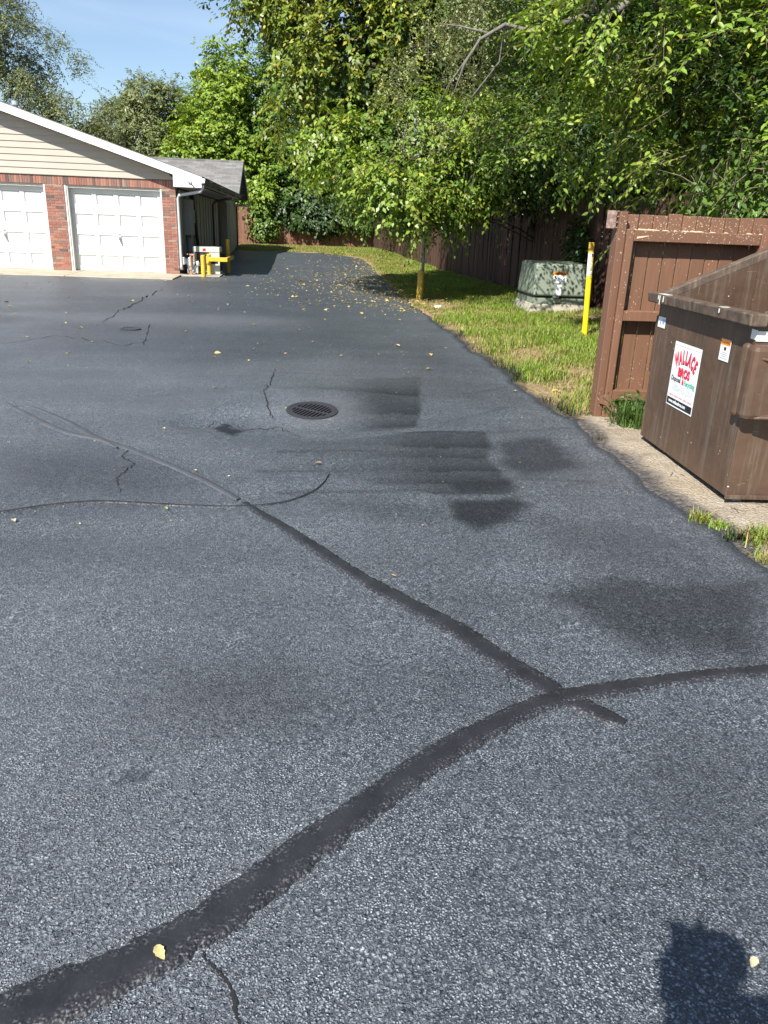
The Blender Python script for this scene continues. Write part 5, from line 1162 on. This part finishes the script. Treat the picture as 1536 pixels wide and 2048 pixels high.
# ------------------------------------------------------------------ grass
def blades(P, h, w, col, rng, lean=.5, segs=1):
    n = len(P); a = rng.uniform(0, 6.283, n); d = np.stack([np.cos(a), np.sin(a), 0*a], 1); s = np.stack([-np.sin(a), np.cos(a), 0*a], 1)
    ln = lean*rng.uniform(.2, 1.3, n)
    up = np.array([[0, 0, 1.0]])
    p1 = P+up*(h*.55)[:, None]+d*(h*ln*.35)[:, None]; p2 = P+up*(h*(1-.25*ln))[:, None]+d*(h*ln)[:, None]
    W_ = (w*.5)[:, None]
    V = np.stack([P-s*W_, P+s*W_, p1+s*W_*.8, p2, p1-s*W_*.8], 1).reshape(-1, 3); i = np.arange(n)[:, None]*5
    # quad + tri expressed as two quads (tri doubled) keeps one face size
    F3 = np.concatenate([i+np.array([[0, 1, 2]]), i+np.array([[0, 2, 4]]), i+np.array([[4, 2, 3]])], 0)
    return V, F3, np.repeat(col, 5, 0)
rng = np.random.default_rng(61)
def grass_cols(n, rng, b):
    g = np.array([[.14, .24, .028], [.23, .33, .04], [.37, .38, .07]]); s = np.array([[.36, .29, .12], [.30, .22, .10]])
    k = rng.random(n); col = np.where((k < .5)[:, None], g[0], np.where((k < .85)[:, None], g[1], g[2]))*rng.uniform(.75, 1.25, (n, 1))
    dry = rng.random(n) < np.clip(.10+.6*b, 0, .9); col[dry] = s[rng.integers(0, 2, dry.sum())]*rng.uniform(.7, 1.2, (dry.sum(), 1)); return col
n = 215000
yy_ = 6.0+(rng.random(n)**1.6)*31; xx_ = edge_x(yy_)+.02+rng.random(n)**.9*(fence_x(yy_)-edge_x(yy_)-.05)
b = bare_f(xx_, yy_); keep = rng.random(n) > np.clip((b-.15)*1.15, 0, .97)
keep &= ~((xx_ > tx0-.09) & (xx_ < tx1+.09) & (yy_ > ty0-.05) & (yy_ < ty1+.1)) & ~((yy_ < 6.12) & (xx_ > 2.3)) & (np.hypot(xx_-bx, yy_-by) > .08)
xx_, yy_, b = xx_[keep], yy_[keep], b[keep]
P = np.stack([xx_, yy_, HG(xx_, yy_)-.004], 1); hgt = (.055+.055*rng.random(len(P)))*(1.15-.5*np.clip(b, 0, 1))*(1+.25*vnoise(xx_, yy_, 3, 71)); wd_ = .0055*(1+yy_/16)*rng.uniform(.7, 1.3, len(P))
gc = grass_cols(len(P), rng, np.clip(b, 0, 1)); bk = (xx_-edge_x(yy_) < .05+.10*rng.random(len(P))) & (yy_ < 11.5); gc[bk] = gc[bk]*.18+np.array([[.012, .013, .014]])
g1 = blades(P, hgt, wd_, gc, rng, .8)
n = 26000
xx_ = rng.uniform(-3.3, 4.2, n); yy_ = rng.uniform(37.0, 43.2, n); k = (yy_ > 37.4+.4*vnoise(xx_, yy_, 2, 5)) | (xx_ > edge_x(yy_)+.05); xx_, yy_ = xx_[k], yy_[k]
P = np.stack([xx_, yy_, HG(xx_, yy_)], 1); bb = np.clip(.75-.5*sst(-1, 3.5, xx_)+.3*vnoise(xx_, yy_, 2, 9), 0, 1)
g2 = blades(P, .06+.05*rng.random(len(P)), .018*np.ones(len(P)), grass_cols(len(P), rng, bb), rng, .8)
V, F_, C = cat_([g1, g2]); go = link('verge_grass', arrmesh('verge_grass', V, F_, C), M['grass']); tag(go, 'short sunlit lawn grass with dry bare spots on the verge', 'grass', kind='stuff')
def tuft(label, u, v, n, h, spread, dry, seed, w=.006, name='weed_tuft', z=None, lean=.9, col=None):
    r_ = np.random.default_rng(seed); q = G(u, v); zq = float(ZGR(q[0], q[1])) if z is None else z
    P = np.stack([q[0]+r_.normal(0, spread, n), q[1]+r_.normal(0, spread, n), np.full(n, zq-.004)], 1)
    c_ = grass_cols(n, r_, np.full(n, dry)); 
    if col is not None: c_ = np.array(col)*r_.uniform(.7, 1.3, (n, 1))
    V, F_, C = blades(P, h*r_.uniform(.35, 1.15, n), w*r_.uniform(.7, 1.3, n), c_, r_, lean)
    o = link(name, arrmesh(name, V, F_, C), M['grass']); return tag(o, label, 'weed', kind='stuff' if seed in (6, 8) else None)
tuft('dry yellow green grass tuft at the asphalt edge beside the dumpster corner', 1400, 1038, 150, .075, .032, .55, 1)
tuft('small dark grass tuft at the asphalt edge right of the dry tuft', 1437, 1052, 90, .05, .026, .15, 2)
tuft('blackened grass clump by the asphalt edge, partly tarred', 1478, 1078, 120, .06, .03, .1, 3, col=(.035, .05, .022))
tuft('large bright grass clump at the right photo edge', 1528, 1085, 420, .085, .055, .45, 4)
tuft('low grass clump furthest down the asphalt edge', 1532, 1120, 120, .05, .03, .6, 5)
tuft('sparse scorched weed at the edge left of the dumpster', 1196, 880, 30, .07, .035, .6, 6, .004, col=(.08, .06, .03))
tuft('lush green grass clump growing at the gate foot', 1262, 856, 420, .25, .06, .12, 7, .009, z=.01, col=(.085, .15, .03))
tuft('dry grass at the foot of the gate post', 1236, 838, 120, .06, .06, .95, 8, z=.012)
def weed(label, u, v, seed, n=90, h=.2, s=.16):
    r_ = np.random.default_rng(seed); q = G(u, v); P = np.stack([q[0]+r_.normal(0, s*.6, n), q[1]+r_.normal(0, s*.3, n), .02+h*r_.random(n)], 1)
    lf = leaf_arrays(P, r_.normal(0, 1, (n, 3))*[1, 1, .4]+[0, 0, .2], np.tile([[0, 0, 1.]], (n, 1))+r_.normal(0, .4, (n, 3)), .06*r_.uniform(.6, 1.2, n), .026*r_.uniform(.8, 1.2, n), np.tile([[.07, .13, .03]], (n, 1))*r_.uniform(.6, 1.3, (n, 1)), 2)
    S = np.stack([q[0]+r_.normal(0, s*.3, 16), q[1]+r_.normal(0, s*.2, 16), np.zeros(16)], 1); E = P[:16]
    o = empty('broadleaf_weed', (q[0], q[1], 0), label, 'weed'); f_ = link('foliage', arrmesh('foliage', *lf), M['leaf'], o); f_['kind'] = 'stuff'
    s_ = link('stems', arrmesh('stems', *tubes3(S, E, .003, .0015)), M['twig'], o); s_['kind'] = 'stuff'
weed('broad leaved weed between the gate foot and dumpster', 1270, 852, 3, 120, .24, .16)

# ------------------------------------------------------------------ fallen leaves
rng = np.random.default_rng(77)
LC = np.array([[.48, .36, .12], [.40, .31, .14], [.52, .43, .20], [.30, .21, .11], [.50, .44, .28], [.32, .33, .11]])
def litter(P, L, rng, col):
    a = rng.uniform(0, 6.283, len(P)); A = np.stack([np.cos(a), np.sin(a), rng.normal(0, .12, len(P))], 1); N = np.tile([[0, 0, 1.]], (len(P), 1))+rng.normal(0, .22, (len(P), 3))
    return leaf_arrays(P, A, N, L, L*rng.uniform(.4, .7, len(P)), col, 2, .35)
def scatter(n, fx, fy, rng):
    x, y = fx(n), fy(n); k = rng.random(n) < .55+.45*vnoise(x, y, 1.6, 81); return x[k], y[k]
pts = []
yv = rng.gamma(3.2, 3.0, 2200)+12.5; xv = 2.2-np.abs(rng.normal(0, 1.6, 2200))+.2; pts.append((xv, yv))
yv = rng.uniform(13, 34, 500); pts.append((edge_x(yv)+rng.normal(-.05, .28, 500), yv))
yv = rng.uniform(8, 30, 260); pts.append((rng.uniform(-7, 2.0, 260), yv))
yv = rng.uniform(14, 19, 420); pts.append((rng.normal(2.5, .55, 420), yv))
yv = rng.uniform(6.3, 40, 260); pts.append((edge_x(yv)+rng.random(260)*2.6, yv))
x = np.concatenate([p[0] for p in pts]); y = np.concatenate([p[1] for p in pts]); k = (y < 39) & (x < fence_x(y)-.1) & ~((x < -3.3) & (y > 20.5)); x, y = x[k], y[k]
zz = np.where(x > edge_x(y)+.02, HG(x, y)+.02, H(x, y)+.008); n = len(x)
L = np.where(rng.random(n) < .8, rng.uniform(.02, .045, n), rng.uniform(.05, .085, n))*(1+y/70)
V, F_, C = litter(np.stack([x, y, zz], 1), L, rng, LC[rng.choice(6, n, p=[.34, .2, .2, .1, .1, .06])]*rng.uniform(.75, 1.2, (n, 1)))
lo = link('leaf_litter', arrmesh('leaf_litter', V, F_, C), M['litter']); tag(lo, 'small fallen yellow leaves strewn over the driveway and verge', 'leaf litter', kind='stuff')
n = 260; yv = rng.uniform(3.5, 12, n); xv = rng.uniform(-3, 2.05, n); V, F_, C = litter(np.stack([xv, yv, H(xv, yv)+.006], 1), rng.uniform(.008, .02, n), rng, LC[rng.choice(6, n)]*rng.uniform(.8, 1.3, (n, 1)))
lo = link('leaf_crumbs', arrmesh('leaf_crumbs', V, F_, C), M['litter']); tag(lo, 'tiny dry leaf crumbs on the near asphalt', 'leaf litter', kind='stuff')
big = [(314, 1901, .036, 'pale yellow fallen leaf lying on the wide sealed crack', 2), (1512, 1925, .028, 'crumpled tan leaf beside the photographer shadow', 4), (27, 1041, .04, 'tan leaf just below the thin curved sealed crack', 4),
       (643, 930, .045, 'curled brown leaf below the drain grate', 3), (782, 1152, .025, 'small tan leaf above the dark sealed crack', 1), (427, 778, .05, 'tan leaf on the asphalt left of the drain grate', 1),
       (1031, 786, .06, 'pale leaf on the asphalt near the grass edge', 2), (862, 710, .08, 'folded yellow leaf in front of the grass verge', 0), (790, 692, .09, 'flat pale leaf on the drive beyond the grate', 2), (853, 741, .08, 'tan leaf above the dark seal patch corner', 1),
       (723, 628, .10, 'large yellow leaf near the leaf litter band', 0), (268, 603, .10, 'yellow leaf on the crack from the garage apron', 0), (680, 713, .05, 'tiny cream leaf in the middle of the drive', 2), (330, 858, .03, 'tiny leaf left of the dark dip', 2), (393, 945, .03, 'tiny tan leaf on the faded sealed crack', 2), (330, 1018, .03, 'tiny olive leaf on the thin sealed crack', 5)]
def one_leaf(q, L, r_, col):
    """a single curled leaf: rows of points across a pointed oval, bent along and across"""
    tt = np.linspace(0, 1, 9); w = .30*L*np.sin(np.pi*tt**.8)**.9*(1+.12*np.sin(tt*23)); cr_ = np.array([-1, -.5, 0, .5, 1.0])
    Y_ = np.repeat((tt*L)[:, None], 5, 1); X_ = w[:, None]*cr_[None, :]+.06*L*np.sin(tt*3)[:, None]
    Z_ = .10*L*np.sin(tt*2.6+r_.uniform(0, 2))[:, None]+.35*np.abs(X_)+.03*L*np.sin(X_*160+Y_*90)
    a = r_.uniform(0, 6.28); V = np.stack([X_*math.cos(a)-Y_*math.sin(a), X_*math.sin(a)+Y_*math.cos(a), Z_-Z_.min()], 2)
    V[..., 0] += q[0]; V[..., 1] += q[1]; V[..., 2] += float(H(q[0], q[1]))+.009
    v_, f_ = grid2(V[..., 0], V[..., 1], V[..., 2]); c_ = np.repeat(np.array([col]), len(v_), 0)*(1+.25*np.sin(np.arange(len(v_))*1.7)[:, None]*.5); return v_, f_, c_
for i, (u, v, L, lab_, ci) in enumerate(big):
    q = G(u, v); r_ = np.random.default_rng(100+i)
    V, F_, C = one_leaf(q, L, r_, LC[ci]*1.1)
    tag(link('fallen_leaf', arrmesh('fallen_leaf', V, F_, C), M['litter']), lab_, 'leaf')
# twigs and bits on the gravel
rng = np.random.default_rng(90)
S = np.stack([rng.uniform(2.15, 2.6, 26), rng.uniform(3.2, 6.0, 26), np.zeros(26)], 1); S[:, 2] = ZGR(S[:, 0], S[:, 1])+.004; a = rng.uniform(0, 6.28, 26); E = S+np.stack([np.cos(a), np.sin(a), 0*a], 1)*rng.uniform(.03, .13, (26, 1))
tag(link('twig_litter', arrmesh('twig_litter', *tubes3(S, E, .0025, .0015)), M['twig']), 'dry twigs scattered on the gravel strip', 'twigs', kind='stuff')


# ================================================================== THE PHOTOGRAPHER (behind the lens, seen here only by the shadow)
def skin_mesh(name, verts, edges, radii, sub=2):
    me = bpy.data.meshes.new(name); me.from_pydata(verts, edges, []); ob = bpy.data.objects.new(name, me); COL.objects.link(ob)
    md = ob.modifiers.new('skin', 'SKIN'); md.use_smooth_shade = True
    for v, r in zip(me.skin_vertices[0].data, radii): v.radius = (r, r) if not hasattr(r, '__len__') else r
    me.skin_vertices[0].data[0].use_root = True
    sb = ob.modifiers.new('sub', 'SUBSURF'); sb.levels = sb.render_levels = sub
    bpy.context.view_layer.update(); out = bpy.data.meshes.new_from_object(ob.evaluated_get(bpy.context.evaluated_depsgraph_get()))
    out.name = name; bpy.data.objects.remove(ob); out.polygons.foreach_set('use_smooth', [True]*len(out.polygons)); return out
PX, PY = -.16, -.33
M['skin'] = paint('skin', (.48, .30, .22), .5, .06, 10); M['shirt'] = paint('shirt', (.05, .07, .14), .85, .1, 30); M['trousers'] = paint('trousers', (.10, .095, .085), .85, .1, 30); M['hair'] = paint('hair', (.04, .028, .02), .6, .2, 60)
M['shoe'] = paint('shoe', (.03, .03, .03), .6, .1)
ps = empty('person', (PX, PY, 0), 'person standing behind the camera holding up a phone, in dark shirt and trousers', 'person')
V = [(PX, PY, .92), (PX, PY, 1.10), (PX, PY+.01, 1.30), (PX, PY+.02, 1.42), (PX, PY+.04, 1.50), (PX, PY+.07, 1.57), (PX, PY+.09, 1.66),
     (PX-.19, PY+.02, 1.36), (PX-.06, PY+.14, 1.06), (-.03, -.13, 1.20), (-.025, -.085, 1.27),
     (PX+.19, PY+.02, 1.36), (.15, -.15, 1.335), (.07, -.11, 1.315), (.035, -.085, 1.315),
     (PX-.10, PY, .88), (PX-.11, PY+.01, .50), (PX-.12, PY-.02, .09), (PX-.13, PY+.13, .04), (PX+.10, PY, .88), (PX+.11, PY+.01, .50), (PX+.12, PY-.02, .09), (PX+.13, PY+.13, .04)]
Eg = [(0, 1), (1, 2), (2, 3), (3, 4), (4, 5), (5, 6), (3, 7), (7, 8), (8, 9), (9, 10), (3, 11), (11, 12), (12, 13), (13, 14), (0, 15), (15, 16), (16, 17), (17, 18), (0, 19), (19, 20), (20, 21), (21, 22)]
Rd = [(.15, .11), (.145, .10), (.16, .11), (.10, .08), .052, (.082, .095), (.07, .085), .062, .045, .034, .030, .062, .045, .034, .030, .085, .058, .042, .035, .085, .058, .042, .035]
link('body', skin_mesh('body', V, Eg, Rd), M['skin'], ps)
sub = lambda ids, extra: (lambda m: skin_mesh('cloth', [V[i] for i in ids], [(m[a], m[b]) for a, b in Eg if a in m and b in m], [tuple(q+extra for q in (Rd[i] if hasattr(Rd[i], '__len__') else (Rd[i],)*2)) for i in ids]))({k: n for n, k in enumerate(ids)})
link('shirt', sub([0, 1, 2, 3, 7, 8, 11, 12], .014), M['shirt'], ps); link('trousers', sub([0, 15, 16, 17, 19, 20, 21], .016), M['trousers'], ps)
link('shoes', sub([17, 18], .016), M['shoe'], ps); link('shoes', sub([21, 22], .016), M['shoe'], ps)
hr = skin_mesh('hair', [(PX, PY+.055, 1.60), (PX, PY+.05, 1.67), (PX, PY+.09, 1.705)], [(0, 1), (1, 2)], [(.086, .07), (.09, .09), (.07, .075)]); link('hair', hr, M['hair'], ps)
link('nose', skin_mesh('nose', [(PX, PY+.155, 1.635), (PX, PY+.185, 1.60)], [(0, 1)], [.010, .014], 1), M['skin'], ps)
for sx_ in (-1, 1):
    MB().tube([(PX+sx_*.032, PY+.152, 1.640), (PX+sx_*.032, PY+.162, 1.640)], .011, 10).build('eye', M['sticker'], ps); link('ear', skin_mesh('ear', [(PX+sx_*.083, PY+.07, 1.64), (PX+sx_*.088, PY+.065, 1.60)], [(0, 1)], [.016, .012], 1), M['skin'], ps)
MB().box(PX-.025, PX+.025, PY+.160, PY+.168, 1.556, 1.565).build('mouth', M['ink_red'], ps)
# phone, tilted like the camera, its lens at the viewpoint
ph = empty('phone', (0, 0, 1.4), 'black smartphone held upright by the person', 'phone'); ph.matrix_world = mw
MB().box(-.064, .012, -.134, .018, .004, .013).build('phone_body', M['black'], ph, bevel=.004, local=True)
rot = mw.to_3x3(); P0 = Vector((0, 0, 1.4))
def cw(x, y, z): return tuple(P0+rot @ Vector((x, y, z)))
def hand(side):
    wr = V[10] if side < 0 else V[14]; xp = -.030 if side > 0 else .080   # camera-space x; the left hand holds the left edge
    xs = -.066 if side < 0 else .014; sg_ = -1 if side < 0 else 1
    palm = cw(xs-sg_*.02, -.085, .032); vs = [wr, palm]; es = [(0, 1)]; rs = [.030, .030]
    for k in range(4):
        yk = -.052-.021*k; a = cw(xs+sg_*.014, yk, .026); b_ = cw(xs+sg_*.010, yk+.004, .004); c_ = cw(xs-sg_*.012, yk+.006, .0005-.0005) if False else cw(xs-sg_*.004, yk+.006, -.006)
        n0 = len(vs); vs += [a, b_, c_]; es += [(1, n0), (n0, n0+1), (n0+1, n0+2)]; rs += [.0095, .0085, .0072]
    n0 = len(vs); vs += [cw(xs+sg_*.010, -.075, .040), cw(xs-sg_*.010, -.055, .026), cw(xs-sg_*.026, -.045, .022)]; es += [(1, n0), (n0, n0+1), (n0+1, n0+2)]; rs += [.012, .010, .008]
    link('hand', skin_mesh('hand', vs, es, rs, 1), M['skin'], ps)
hand(-1)
hand(1)
